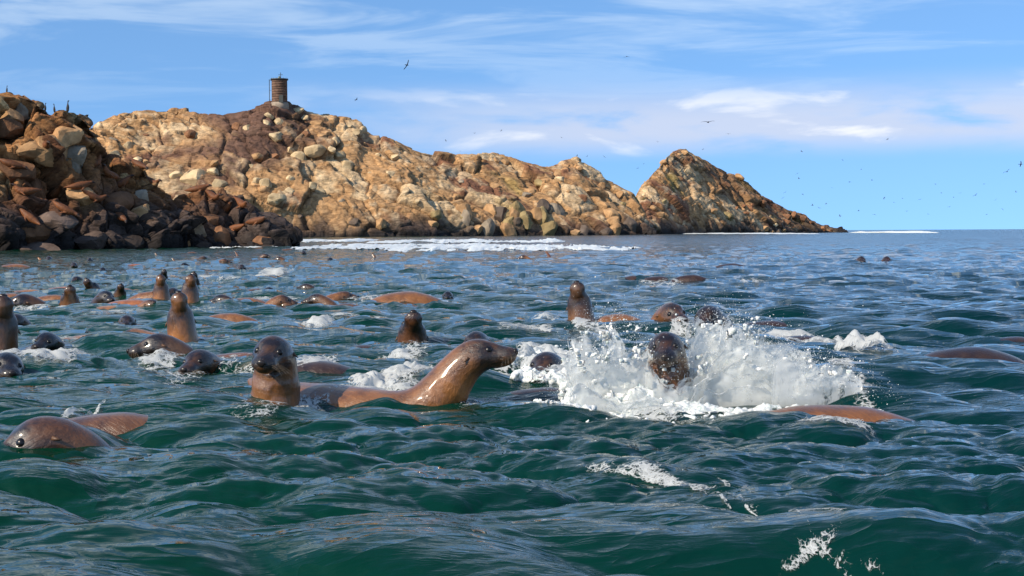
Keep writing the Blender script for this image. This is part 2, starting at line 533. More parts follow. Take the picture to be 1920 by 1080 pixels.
def sample(t, key, X, Y, rot):
    a = t[key]; n = t['n']
    c, s = math.cos(rot), math.sin(rot)
    U = (X * c + Y * s) / t['size'] * n; V = (-X * s + Y * c) / t['size'] * n
    i = np.floor(U).astype(np.int64); j = np.floor(V).astype(np.int64)
    fu, fv = U - i, V - j
    i %= n; j %= n
    i2, j2 = (i + 1) % n, (j + 1) % n
    return (a[i, j] * (1 - fu) + a[i2, j] * fu) * (1 - fv) + (a[i, j2] * (1 - fu) + a[i2, j2] * fu) * fv


TILES = [  # tile, rotation, fade distances
    (wave_tile(1024, 83.0, 9.0, 3.5, 40.0, 0.028, R(78), 3.0, 14), R(4), (400, 1500)),
    (wave_tile(1024, 31.0, 1.05, 0.28, 2.0, 0.029, R(86), 4.0, 23), R(-7), (120, 420)),
    (wave_tile(1024, 11.3, 0.42, 0.040, 0.70, 0.0098, R(70), 1.3, 31, 3.6), R(11), (28, 90)),
]


def sea_state(X, Y, chop=True):
    X = np.asarray(X, float); Y = np.asarray(Y, float)
    D = np.sqrt(X * X + Y * Y)
    H = np.zeros_like(X); DX = np.zeros_like(X); DY = np.zeros_like(X)
    for t, rot, (f0, f1) in TILES:
        w = np.clip((f1 - D) / (f1 - f0), 0, 1)
        if t['size'] < 20:                            # cat's paws and slicks: the ripples come in patches
            w = w * np.clip(0.55 + 1.1 * fbm(np.stack([X.ravel() * 0.32, Y.ravel() * 0.55, X.ravel() * 0 + 2.5], -1), 2, 77).reshape(X.shape), 0.25, 1.4)
        H += sample(t, 'h', X, Y, rot) * w
        if chop:
            a, b = sample(t, 'dx', X, Y, rot) * w, sample(t, 'dy', X, Y, rot) * w
            c, s = math.cos(rot), math.sin(rot)
            DX += (a * c - b * s) * 1.25; DY += (a * s + b * c) * 1.25
    return H, DX, DY


def sea_h(x, y):
    return float(sea_state(np.array([x]), np.array([y]), False)[0][0])


def on_water(px, py):
    """point of the sea surface seen at a photograph pixel"""
    z = 0.0
    d = ray(px, py)
    for _ in range(6):
        t = (z - CAM_H) / min(d.z, -1e-4)
        p = Vector((0, 0, CAM_H)) + d * t
        z = 0.5 * z + 0.5 * sea_h(p.x, p.y)
    return p


def on_water_v(px, py):
    px, py = np.asarray(px, float), np.asarray(py, float)
    d = np.stack([(px - 960) / FPX, (540 - py) / FPX, -np.ones_like(px)], -1) @ np.array(CM).T
    z = np.zeros_like(px)
    for _ in range(6):
        t = (z - CAM_H) / np.minimum(d[:, 2], -1e-4)
        P = np.array([0, 0, CAM_H]) + d * t[:, None]
        z = 0.5 * z + 0.5 * sea_state(P[:, 0], P[:, 1], False)[0]
    return P


def build_sea():
    K = FPX * 1024 / 1920 * CAM_H
    p = [K / 0.5]
    while p[-1] > 420: p.append(p[-1] - 30 if p[-1] > 700 else p[-1] - 6)
    while p[-1] > 90: p.append(p[-1] - 0.86)
    while p[-1] > 1.0: p.append(p[-1] - 0.5)
    p += [0.8, 0.6, 0.45, 0.3, 0.2, 0.12, 0.06, 0.04]
    rr = K / np.array(p)
    az = np.concatenate([np.linspace(-180, -25, 60)[:-1], np.linspace(-25, 25, 940), np.linspace(25, 180, 60)[1:-1]]) * math.pi / 180
    X = rr[:, None] * np.sin(az)[None, :]; Y = rr[:, None] * np.cos(az)[None, :]
    H, DX, DY = sea_state(X.ravel(), Y.ravel())
    for px, py in [(826, 750), (516, 757), (86, 832), (330, 664), (392, 694), (343, 640), (773, 643), (900, 655), (1036, 702), (1550, 790), (1257, 741), (98, 652), (1091, 606), (1249, 604)]:
        c = on_water(px, py)                           # water heaped against the animal and rings running out from it
        r_ = np.hypot(X.ravel() - c.x, Y.ravel() - c.y)
        H = H + 0.016 * np.exp(-(r_ / 0.20) ** 2) + 0.0075 * np.cos(r_ * 2 * math.pi / 0.15) * np.exp(-r_ / 0.32) * sstep(r_, 0.06, 0.16)
    V = np.stack([X.ravel() + DX, Y.ravel() + DY, H], -1)
    nr, nc = len(rr), len(az)
    F = grid_faces(nr, nc, True)[:, ::-1]
    me = mesh_np('sea', V, F)
    o = link('sea', me, mat=M_WATER)
    return tag(o, kind='structure', label='choppy dark green and blue sea')


build_sea()


# ------------------------------------------------------------------ rock terrain
BED = np.array(Matrix.Rotation(R(32), 3, 'Y'))      # dip of the rock's bedding


def rock_sheet(name, sil, shore, depth, base_drop, prof, nu, nv, scales, amps, seed, back=0.5, colour=None, slope_dark=None):
    """headland: sil = ridge points (px, py); shore(px) = distance of its foot; depth(height) = how far behind the foot the ridge stands"""
    sil = np.array(sil, float)
    us = np.linspace(0, 1, nu)
    arc = np.concatenate([[0], np.cumsum(np.hypot(np.diff(sil[:, 0]), np.diff(sil[:, 1]) * 0.6))]); arc /= arc[-1]
    px = np.interp(us, arc, sil[:, 0]); py = np.interp(us, arc, sil[:, 1])
    RX = np.empty(nu); RZ = np.empty(nu); RY = np.empty(nu); SY = np.empty(nu)
    for i in range(nu):
        s = shore(px[i]); h = 10.0
        for _ in range(4):
            y = s + depth(max(h, 0.2)); q = at(px[i], py[i], y); h = q.z
        RX[i], RY[i], RZ[i], SY[i] = q.x, y, max(q.z, 0.05), s
    vs = np.concatenate([np.linspace(-0.06, 1, nv), 1 + np.linspace(0, back, max(6, int(nv * 0.3)))[1:]])
    v = vs[:, None]
    front = np.interp(np.clip(v, 0, 1), *prof)
    rear = np.clip((v - 1) / back, 0, 1)
    Yv = np.where(v <= 1, SY + (RY - SY) * v, RY + (RY - SY) * (v - 1) * 1.2 + 3 * rear)
    Zv = np.where(v <= 1, RZ * front, RZ * (1 - rear * rear * 1.1)) - np.where(v < 0, -v * 25 * base_drop, 0) - np.where(v < 0.02, base_drop, 0)
    Xv = np.broadcast_to(RX, Yv.shape).copy()
    P = np.stack([Xv, Yv, Zv], -1)
    nr = len(vs)
    # normals of the smooth sheet
    du = np.gradient(P, axis=1); dv = np.gradient(P, axis=0)
    nrm = np.cross(du, dv); nrm /= np.linalg.norm(nrm, axis=-1, keepdims=True) + 1e-9
    P = P.reshape(-1, 3); nrm = nrm.reshape(-1, 3)
    hgt = P[:, 2].copy()
    W = P + np.stack([fbm(P / scales[0] * 0.9, 3, seed + a * 5) for a in range(3)], -1) * scales[0] * 0.16
    disp = np.zeros(len(P)); tint = np.zeros((len(P), 3)); crack = np.zeros(len(P))
    for k, (sc, am) in enumerate(zip(scales, amps)):
        F1, F2, ID, OFF = cells(W @ BED, sc, seed + 40 * k, (1.5, 1.0, 0.75))
        g = (ID - 0.5) * 1.5
        facet = (OFF * g).sum(1)
        edge = np.clip((F2 - F1) / 0.13, 0, 1)
        disp += am * ((ID[:, 0] - 0.5) * 0.9 + facet * 0.95 - 0.04 * np.clip(F1, 0, 1.2) ** 2 - 0.35 * (1 - edge) ** 2)
        crack += (1 - edge) * (0.5 if k else 0.8)
        tint[:, k % 3] += ID[:, 1]
    fade = np.clip((hgt + 1.0) / 1.5, 0.25, 1)
    ridge = np.repeat(np.exp(-((vs - 1) / 0.05) ** 2), nu)
    P = P + nrm * (disp * fade * (1 - 0.45 * ridge))[:, None]
    me = mesh_np(name, P, grid_faces(nr, nu), True)
    for pgn in ():
        pass
    c = colour(P, hgt, tint, crack, np.repeat(vs, nu), np.tile(px, nr))
    ca = me.color_attributes.new('rock', 'FLOAT_COLOR', 'POINT')
    ca.data.foreach_set('color', np.concatenate([np.clip(c, 0.004, 0.9), np.ones((len(c), 1))], 1).astype(np.float32).ravel())
    return me, P.reshape(nr, nu, 3), px


def lerp(a, b, t):
    return a + (np.asarray(b) - a) * t[:, None]


def island_colour(P, h, tint, crack, v, px):
    n = len(P)
    a = fbm(P / 11.0, 4, 301); b = fbm(P / 4.0, 4, 311); g = fbm(P / 8.0, 3, 331); d = fbm(P / 1.3, 3, 341)
    c = np.tile(np.array([0.49, 0.29, 0.135]), (n, 1))
    c = lerp(c, [0.24, 0.115, 0.065], sstep(a + b * 0.5, 0.05, 0.75))                  # rust brown debris
    c = lerp(c, [0.68, 0.51, 0.30], sstep(tint[:, 0] + 0.4 * b, 0.58, 0.92) * 0.85)     # pale bleached blocks
    c = lerp(c, [0.66, 0.52, 0.33], sstep(tint[:, 1] + 0.2 * d, 0.80, 1.0) * 0.6)
    c = lerp(c, [0.30, 0.24, 0.075], sstep(g, 0.30, 0.8) * sstep(px, 850, 1010) * 0.75)  # yellowish lichen
    # darker brown on the upper flank left of the tower
    dark_brown = sstep(px + 60 * a, 330, 420) * (1 - sstep(px + 60 * b, 520, 640)) * sstep(v + 0.2 * b, 0.25, 0.5)
    c = lerp(c, [0.135, 0.075, 0.055], dark_brown * 0.95)
    flank = sstep(px + 25 * b, 1290, 1350) * sstep(v + 0.15 * b, 0.35, 0.6)  # shade of the peak's right slope, put into the rock colour
    c = lerp(c, [0.14, 0.07, 0.045], flank * 0.6)
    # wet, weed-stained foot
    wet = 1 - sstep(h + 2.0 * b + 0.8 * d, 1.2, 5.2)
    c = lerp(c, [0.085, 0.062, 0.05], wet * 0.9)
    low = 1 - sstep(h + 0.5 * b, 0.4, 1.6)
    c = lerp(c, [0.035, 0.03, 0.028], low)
    c = c * (1 - 0.45 * np.clip(crack - 0.55, 0, 1))[:, None] * (0.85 + 0.3 * tint[:, 2:3])
    return c


def shore_colour(P, h, tint, crack, v, px):
    n = len(P)
    a = fbm(P / 3.2, 4, 401); b = fbm(P / 1.3, 4, 411); g = fbm(P / 2.2, 3, 431)
    c = np.tile(np.array([0.33, 0.16, 0.06]), (n, 1))
    c = lerp(c, [0.15, 0.066, 0.032], sstep(a + b * 0.5, 0.0, 0.7))
    c = lerp(c, [0.56, 0.37, 0.17], sstep(tint[:, 0] + 0.4 * b, 0.60, 0.95) * 0.85)
    c = lerp(c, [0.15, 0.15, 0.10], sstep(g, 0.25, 0.7) * 0.6)
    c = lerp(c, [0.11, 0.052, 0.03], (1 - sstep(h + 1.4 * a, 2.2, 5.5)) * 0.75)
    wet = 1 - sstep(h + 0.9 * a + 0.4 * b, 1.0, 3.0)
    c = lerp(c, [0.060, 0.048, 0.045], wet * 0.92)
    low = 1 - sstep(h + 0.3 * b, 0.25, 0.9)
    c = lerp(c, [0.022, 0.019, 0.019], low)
    c = c * (1 - 0.5 * np.clip(crack - 0.55, 0, 1))[:, None] * (0.8 + 0.4 * tint[:, 2:3])
    return c


PROF_CLIFF = ([0, 0.04, 0.14, 0.3, 0.55, 0.8, 1.0], [0.0, 0.07, 0.24, 0.42, 0.66, 0.87, 1.0])
ISLAND_SIL = [(-260, 330), (-160, 262), (-60, 250), (60, 246), (165, 240), (185, 225), (215, 215), (240, 208), (275, 204), (300, 204), (315, 202), (350, 208), (395, 212), (440, 211),
              (470, 208), (485, 200), (500, 192), (523, 188), (545, 192), (560, 200), (575, 210), (590, 214), (620, 217), (650, 220), (668, 222), (680, 230), (690, 248),
              (715, 252), (745, 262), (775, 275), (800, 284), (830, 290), (855, 296), (870, 291), (890, 287), (920, 286), (940, 291), (970, 300), (1000, 305), (1030, 310),
              (1045, 305), (1060, 298), (1080, 296), (1090, 305), (1110, 318), (1140, 338), (1165, 352), (1185, 362), (1197, 380), (1206, 408), (1214, 436)]


def island_shore(px):
    return 270 + 55 * np.clip((px - 200) / 1000, -0.5, 1) + 5 * math.sin(px * 0.005 + 1.2) + 1.0 * math.sin(px * 0.021 + 1)


def island_depth(h):
    return 20 + h * 0.4


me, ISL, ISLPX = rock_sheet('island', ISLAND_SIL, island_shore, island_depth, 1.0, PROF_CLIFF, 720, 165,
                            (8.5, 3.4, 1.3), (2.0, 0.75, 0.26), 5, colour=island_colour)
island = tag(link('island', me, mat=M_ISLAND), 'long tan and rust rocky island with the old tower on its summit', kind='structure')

ISLET_SIL = [(1180, 436), (1188, 408), (1196, 380), (1198, 365), (1205, 350), (1215, 335), (1230, 318), (1240, 305), (1250, 293), (1262, 285), (1285, 279), (1300, 290), (1330, 305),
             (1350, 315), (1380, 332), (1400, 345), (1420, 361), (1450, 383), (1470, 394), (1490, 395), (1510, 402), (1522, 412), (1545, 421), (1560, 428), (1570, 433)]


def islet_shore(px):
    return 385 + 0.28 * (px - 1200) + 1.5 * math.sin(px * 0.03)


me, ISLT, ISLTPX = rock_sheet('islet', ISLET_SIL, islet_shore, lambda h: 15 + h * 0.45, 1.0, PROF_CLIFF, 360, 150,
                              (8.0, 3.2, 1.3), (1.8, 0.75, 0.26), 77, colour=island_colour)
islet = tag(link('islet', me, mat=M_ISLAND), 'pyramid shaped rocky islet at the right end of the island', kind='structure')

LEFT_SIL = [(-200, 210), (-120, 180), (-60, 172), (0, 167), (30, 166), (45, 173), (55, 190), (62, 202), (78, 207), (95, 206), (115, 200), (130, 200), (139, 212), (150, 226), (160, 242), (167, 262), (170, 285),
            (185, 296), (205, 305), (225, 308), (258, 303), (285, 320), (308, 348), (322, 372), (340, 400), (352, 440)]


def left_shore(px):
    return 71 + 0.035 * max(px, 0) + 0.5 * math.sin(px * 0.04)


PROF_PILE = ([0, 0.05, 0.15, 0.3, 0.5, 0.75, 1.0], [0.0, 0.08, 0.2, 0.33, 0.52, 0.76, 1.0])
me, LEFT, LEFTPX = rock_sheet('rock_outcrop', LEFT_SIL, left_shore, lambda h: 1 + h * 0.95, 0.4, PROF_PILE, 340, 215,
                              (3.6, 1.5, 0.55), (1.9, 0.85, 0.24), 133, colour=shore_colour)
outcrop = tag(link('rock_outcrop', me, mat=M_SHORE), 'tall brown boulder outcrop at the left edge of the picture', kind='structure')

SPUR_SIL = [(285, 440), (292, 412), (300, 388), (315, 374), (345, 368), (390, 366), (415, 372), (440, 386), (470, 405), (500, 415), (520, 430), (538, 445), (547, 461)]


def spur_shore(px):
    return 83 + 0.012 * (px - 300) + 0.3 * math.sin(px * 0.06)


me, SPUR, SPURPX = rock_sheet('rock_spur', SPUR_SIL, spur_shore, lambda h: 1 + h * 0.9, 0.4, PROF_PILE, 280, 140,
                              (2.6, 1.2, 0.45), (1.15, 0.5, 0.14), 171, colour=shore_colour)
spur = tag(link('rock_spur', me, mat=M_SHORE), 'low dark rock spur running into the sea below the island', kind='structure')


# ------------------------------------------------------------------ loose boulders
def boulder_mesh(seed, rounded=0.06):
    r = np.random.default_rng(seed)
    bm = bmesh.new()
    bmesh.ops.create_icosphere(bm, subdivisions=3, radius=1.0)
    V = np.array([v.co[:] for v in bm.verts])
    for _ in range(22):
        n = r.normal(size=3); n /= np.linalg.norm(n)
        d = r.uniform(0.5, 0.85)
        s = V @ n
        over = np.clip(s - d, 0, None)
        V -= n * (over * (1 - rounded))[:, None]
    V *= np.array([1.15, r.uniform(0.7, 1.0), r.uniform(0.6, 1.0)])
    V += V * (fbm(V * 2.2 + seed, 3, seed) * 0.06)[:, None]
    for v, c in zip(bm.verts, V): v.co = c
    me = bpy.data.meshes.new('boulder'); bm.to_mesh(me); bm.free()
    return me


B_ISL = [boulder_mesh(900 + i) for i in range(7)]
B_SHO = [boulder_mesh(950 + i, 0.12) for i in range(7)]
for b in B_ISL: b.materials.append(M_BOULDER)
for b in B_SHO: b.materials.append(M_SHOREB)
rnd = random.Random(4)


class Surf:
    """screen-free lookup on a built sheet: nearest sheet point to a line of sight is found once, then used as a place on the rock"""
    def __init__(self, G):
        nv = G.shape[0]
        self.G = G.reshape(-1, 3)
        inv = np.array(CM.inverted())
        q = (self.G - np.array([0, 0, CAM_H])) @ inv.T
        self.px = 960 + FPX * q[:, 0] / -q[:, 2]
        self.py = 540 - FPX * q[:, 1] / -q[:, 2]
        self.dist = -q[:, 2]

    def pick(self, x, y):
        d = (self.px - x) ** 2 + (self.py - y) ** 2
        near = np.nonzero(d < d.min() + 16)[0]
        i = near[np.argmin(self.dist[near])]
        return Vector(self.G[i])


S_ISL, S_ISLT, S_LEFT, S_SPUR = Surf(ISL), Surf(ISLT), Surf(LEFT), Surf(SPUR)


def put_boulder(surf, parent, meshes, x, y, wpx, col, sink=0.25, flat=1.0):
    p = surf.pick(x, y)
    s = wpx * 0.5 * p.y / FPX
    o = link('boulder', rnd.choice(meshes), parent)
    o.location = p + Vector((0, 0.15 * s, -sink * s + 0.05 * s))
    o.rotation_euler = (rnd.uniform(-0.4, 0.4), rnd.uniform(-0.4, 0.4), rnd.uniform(0, 6.28))
    k = rnd.uniform(0.9, 1.1)
    o.scale = (s * k, s * k, s * flat * rnd.uniform(0.8, 1.0))
    j = rnd.uniform(0.8, 1.15)
    o.color = (col[0] * j, col[1] * j, col[2] * j, 1)
    return o


PALE, TAN, RUST, GREY, OLIVE = (0.62, 0.48, 0.29), (0.46, 0.28, 0.14), (0.27, 0.135, 0.07), (0.30, 0.25, 0.19), (0.32, 0.245, 0.12)
for x, y, w in [(460, 234, 34), (522, 226, 26), (505, 215, 22), (520, 252, 38), (545, 276, 30), (562, 292, 44), (586, 278, 46), (560, 207, 26), (575, 216, 24), (622, 274, 24),
                (640, 285, 36), (645, 303, 44), (632, 262, 22), (500, 342, 44), (486, 335, 30), (520, 365, 40), (540, 352, 30), (510, 378, 26), (585, 342, 34), (600, 352, 30), (668, 240, 30),
                (682, 240, 26), (655, 232, 22), (730, 320, 26), (400, 322, 28), (412, 340, 40), (360, 322, 70), (330, 322, 40), (545, 330, 24), (240, 270, 30), (215, 285, 34), (285, 275, 26), (255, 295, 26)]:
    put_boulder(S_ISL, island, B_ISL, x, y, w, PALE, 0.3)
for x, y, w in [(890, 292, 26), (930, 296, 26), (1060, 305, 30), (1075, 300, 26), (1088, 312, 22), (945, 300, 24), (1045, 318, 30), (1130, 345, 26), (1160, 360, 26)]:
    put_boulder(S_ISL, island, B_ISL, x, y, w, TAN, 0.4)
for _ in range(60):
    x = rnd.uniform(180, 1190)
    top = np.interp(x, [q[0] for q in ISLAND_SIL], [q[1] for q in ISLAND_SIL])
    y = rnd.uniform(top + 8, 436)
    f = (y - top) / (440 - top)
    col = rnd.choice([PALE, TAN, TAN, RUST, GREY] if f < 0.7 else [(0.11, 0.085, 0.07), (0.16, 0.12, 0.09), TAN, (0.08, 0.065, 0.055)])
    if x > 900 and f < 0.8 and rnd.random() < 0.4: col = OLIVE
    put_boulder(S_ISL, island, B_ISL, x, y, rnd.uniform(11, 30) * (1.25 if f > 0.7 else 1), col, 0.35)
for _ in range(22):                                    # tall buttress stones along the foot of the cliff
    x = rnd.uniform(820, 1195); y = rnd.uniform(385, 434)
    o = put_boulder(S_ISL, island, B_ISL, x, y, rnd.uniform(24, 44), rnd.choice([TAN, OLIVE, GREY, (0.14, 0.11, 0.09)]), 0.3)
    o.scale.z *= 1.7
for _ in range(34):
    x = rnd.uniform(1205, 1520)
    top = np.interp(x, [q[0] for q in ISLET_SIL], [q[1] for q in ISLET_SIL])
    y = rnd.uniform(top + 6, 434)
    f = (y - top) / (438 - top)
    col = rnd.choice([PALE, TAN, OLIVE, GREY, TAN] if f < 0.7 else [(0.13, 0.10, 0.08), (0.2, 0.16, 0.12), TAN])
    if x > 1350 and f < 0.6: col = RUST
    put_boulder(S_ISLT, islet, B_ISL, x, y, rnd.uniform(11, 28), col, 0.35)
put_boulder(S_ISLT, islet, B_ISL, 1390, 336, 22, TAN, -0.5)
for x, y, w in [(1262, 288, 16), (1285, 284, 18), (1275, 287, 14), (1245, 300, 16), (1490, 399, 26), (1505, 405, 22), (1520, 414, 18), (1545, 424, 16), (1556, 429, 12)]:
    put_boulder(S_ISLT, islet, B_ISL, x, y, w, TAN if x < 1400 else RUST, 0.2)

GOLD, UMBER, SLATE, BLACK = (0.46, 0.27, 0.13), (0.20, 0.10, 0.052), (0.13, 0.095, 0.08), (0.060, 0.045, 0.038)
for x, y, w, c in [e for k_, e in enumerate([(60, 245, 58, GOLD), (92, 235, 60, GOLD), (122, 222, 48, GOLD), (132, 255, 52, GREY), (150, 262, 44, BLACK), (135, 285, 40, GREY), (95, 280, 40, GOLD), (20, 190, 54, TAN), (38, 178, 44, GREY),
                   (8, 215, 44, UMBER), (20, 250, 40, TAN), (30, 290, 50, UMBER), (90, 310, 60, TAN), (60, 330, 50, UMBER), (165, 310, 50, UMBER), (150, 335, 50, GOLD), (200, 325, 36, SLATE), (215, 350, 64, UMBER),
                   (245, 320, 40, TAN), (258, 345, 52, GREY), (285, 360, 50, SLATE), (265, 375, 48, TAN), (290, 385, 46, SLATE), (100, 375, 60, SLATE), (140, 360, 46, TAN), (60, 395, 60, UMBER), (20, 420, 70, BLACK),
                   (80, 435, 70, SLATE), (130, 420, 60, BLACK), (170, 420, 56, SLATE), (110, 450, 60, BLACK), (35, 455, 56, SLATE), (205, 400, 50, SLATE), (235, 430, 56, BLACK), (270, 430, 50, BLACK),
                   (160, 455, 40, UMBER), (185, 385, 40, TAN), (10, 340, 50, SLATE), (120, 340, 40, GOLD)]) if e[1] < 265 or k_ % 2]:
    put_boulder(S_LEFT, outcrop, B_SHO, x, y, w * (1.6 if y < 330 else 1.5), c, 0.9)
for x, y, w, c in [(325, 395, 44, GOLD), (340, 420, 46, GOLD), (350, 385, 40, GREY), (370, 410, 56, GREY), (395, 395, 44, UMBER), (355, 440, 44, GOLD), (410, 425, 50, UMBER), (315, 430, 40, SLATE), (385, 445, 46, BLACK),
                   (430, 450, 50, BLACK), (445, 415, 40, UMBER), (465, 430, 42, BLACK), (490, 435, 34, UMBER), (500, 450, 44, BLACK), (525, 455, 30, BLACK), (330, 452, 36, BLACK), (425, 395, 34, UMBER)]:
    put_boulder(S_SPUR, spur, B_SHO, x, y, w * 1.25, c, 0.75)


# ------------------------------------------------------------------ old tower on the summit
def lathe(name, prof, seg=32):
    prof = np.array(prof, float)
    a = np.arange(seg) / seg * 2 * math.pi
    V = np.stack([prof[:, 0][:, None] * np.cos(a), prof[:, 0][:, None] * np.sin(a), np.repeat(prof[:, 1][:, None], seg, 1)], -1).reshape(-1, 3)
    return mesh_np(name, V, grid_faces(len(prof), seg, True), False)


def bm_mesh(name, fn):
    bm = bmesh.new(); fn(bm)
    me = bpy.data.meshes.new(name); bm.to_mesh(me); bm.free()
    return me


def add_bar(bm, a, b, r, seg=6):
    a, b = Vector(a), Vector(b)
    d = b - a
    m = Matrix.Translation((a + b) / 2) @ d.to_track_quat('Z', 'Y').to_matrix().to_4x4()
    bmesh.ops.create_cone(bm, cap_ends=True, segments=seg, radius1=r, radius2=r, depth=d.length, matrix=m)


def build_tower():
    foot = S_ISL.pick(523, 192)
    k = foot.y / FPX
    base = at(523, 196, foot.y)
    t = bpy.data.objects.new('tower', None); COL.objects.link(t)
    t.location = (base.x, foot.y + 1.0, base.z - 1.4)
    tag(t, 'round weathered brick tower with flat rim standing on the island summit', 'tower')
    r = 14.5 * k; h = 60 * k
    link('plinth', lathe('plinth', [(0.01, 0), (r * 1.22, 0), (r * 1.16, h * 0.24), (r * 1.06, h * 0.27), (0.01, h * 0.27)]), t, M_CONCRETE)
    n = 9
    for i in range(n):                                  # courses of the brick drum, each a little uneven
        z0 = h * (0.27 + 0.69 * i / n); z1 = h * (0.27 + 0.69 * (i + 1) / n) - 0.03
        e = 1 + rnd.uniform(-0.004, 0.004)
        link('brick_course', lathe('brick_course', [(0.01, z0), (r * e, z0), (r * e, z1), (r * 0.998, z1 + 0.03), (0.01, z1 + 0.03)]), t, M_BRICK)
    rim = link('rim', lathe('rim', [(0.01, h * 0.962), (r * 1.13, h * 0.962), (r * 1.15, h * 1.0), (0.01, h * 1.004)]), t, M_IRON)
    lan = link('beacon', lathe('beacon', [(0.01, h), (r * 0.2, h), (r * 0.2, h * 1.05), (r * 0.13, h * 1.07), (0.01, h * 1.1)], 12), t, M_LAMPGLASS)
    link('mast', bm_mesh('mast', lambda bm: (add_bar(bm, (0.3, 0, h), (0.3, 0, h * 1.2), 0.07), add_bar(bm, (-0.2, 0, h * 1.13), (0.8, 0, h * 1.13), 0.05))), t, M_IRON)

    def ladder(bm):
        for dy in (-0.25, 0.25):
            add_bar(bm, (-r * 1.3, dy, h * 0.3), (-r * 1.3, dy, h * 0.99), 0.04)
        for i in range(16):
            z = h * (0.32 + 0.66 * i / 15)
            add_bar(bm, (-r * 1.3, -0.25, z), (-r * 1.3, 0.25, z), 0.025)
        for z in (0.35, 0.65, 0.95):
            add_bar(bm, (-r * 1.3, 0, h * z), (-r * 0.95, 0, h * z), 0.03)
    link('ladder', bm_mesh('ladder', ladder), t, M_IRON)

    post = bm_mesh('rail_post', lambda bm: add_bar(bm, (0, 0, h), (0, 0, h * 1.03), 0.03))
    for i in range(14):
        a = i / 14 * 2 * math.pi
        link('rail_post', post, rim, M_IRON, (r * 1.05 * math.cos(a), r * 1.05 * math.sin(a), 0))
    link('doorway', bm_mesh('doorway', lambda bm: bmesh.ops.create_cube(bm, size=1, matrix=Matrix.Translation((r * 0.35, -r * 0.98, h * 0.36)) @ Matrix.Diagonal((0.9, 0.5, 1.7, 1)))), t, M_IRON)


build_tower()


# ------------------------------------------------------------------ sea lions
S_TAB = np.array([  # distance behind the nose, half width, height above axis, depth below axis
    (0.000, 0.001, 0.001, 0.001), (0.003, 0.020, 0.018, 0.018), (0.010, 0.032, 0.027, 0.031), (0.025, 0.044, 0.034, 0.045), (0.045, 0.053, 0.039, 0.056), (0.065, 0.055, 0.044, 0.060),
    (0.085, 0.055, 0.050, 0.060), (0.105, 0.058, 0.058, 0.060), (0.130, 0.064, 0.066, 0.055), (0.160, 0.076, 0.077, 0.062), (0.190, 0.084, 0.083, 0.070), (0.220, 0.088, 0.084, 0.077),
    (0.260, 0.090, 0.082, 0.085), (0.320, 0.094, 0.084, 0.095), (0.420, 0.108, 0.098, 0.112), (0.550, 0.138, 0.122, 0.138), (0.700, 0.178, 0.152, 0.172), (0.900, 0.205, 0.176, 0.20),
    (1.150, 0.195, 0.168, 0.19), (1.400, 0.150, 0.130, 0.15), (1.620, 0.095, 0.085, 0.095), (1.800, 0.055, 0.045, 0.050), (1.900, 0.035, 0.022, 0.024), (1.930, 0.004, 0.003, 0.003)])


def spine(pose, yaw, s):
    pa = np.interp(s, [p[0] for p in pose], [R(p[1]) for p in pose])
    ya = np.interp(s, [p[0] for p in yaw], [R(p[1]) for p in yaw]) if yaw else np.zeros_like(s)
    # smooth the joints
    def sm(a):
        k = np.ones(5) / 5
        return np.convolve(np.pad(a, 2, mode='edge'), k, 'valid')
    pa, ya = sm(pa), sm(ya)
    F = np.stack([np.cos(pa) * np.cos(ya), np.cos(pa) * np.sin(ya), np.sin(pa)], -1)
    U = np.stack([-np.sin(pa) * np.cos(ya), -np.sin(pa) * np.sin(ya), np.cos(pa)], -1)
    Sd = np.cross(U, F)
    ds = np.diff(s)
    P = np.zeros((len(s), 3))
    P[1:] = -np.cumsum((F[1:] + F[:-1]) * 0.5 * ds[:, None], 0)
    return P, F, U, Sd


def bulge(s, phi, s0, p0, ws, wp):
    return np.exp(-((s - s0) / ws) ** 2 - ((phi - p0) / wp) ** 2)


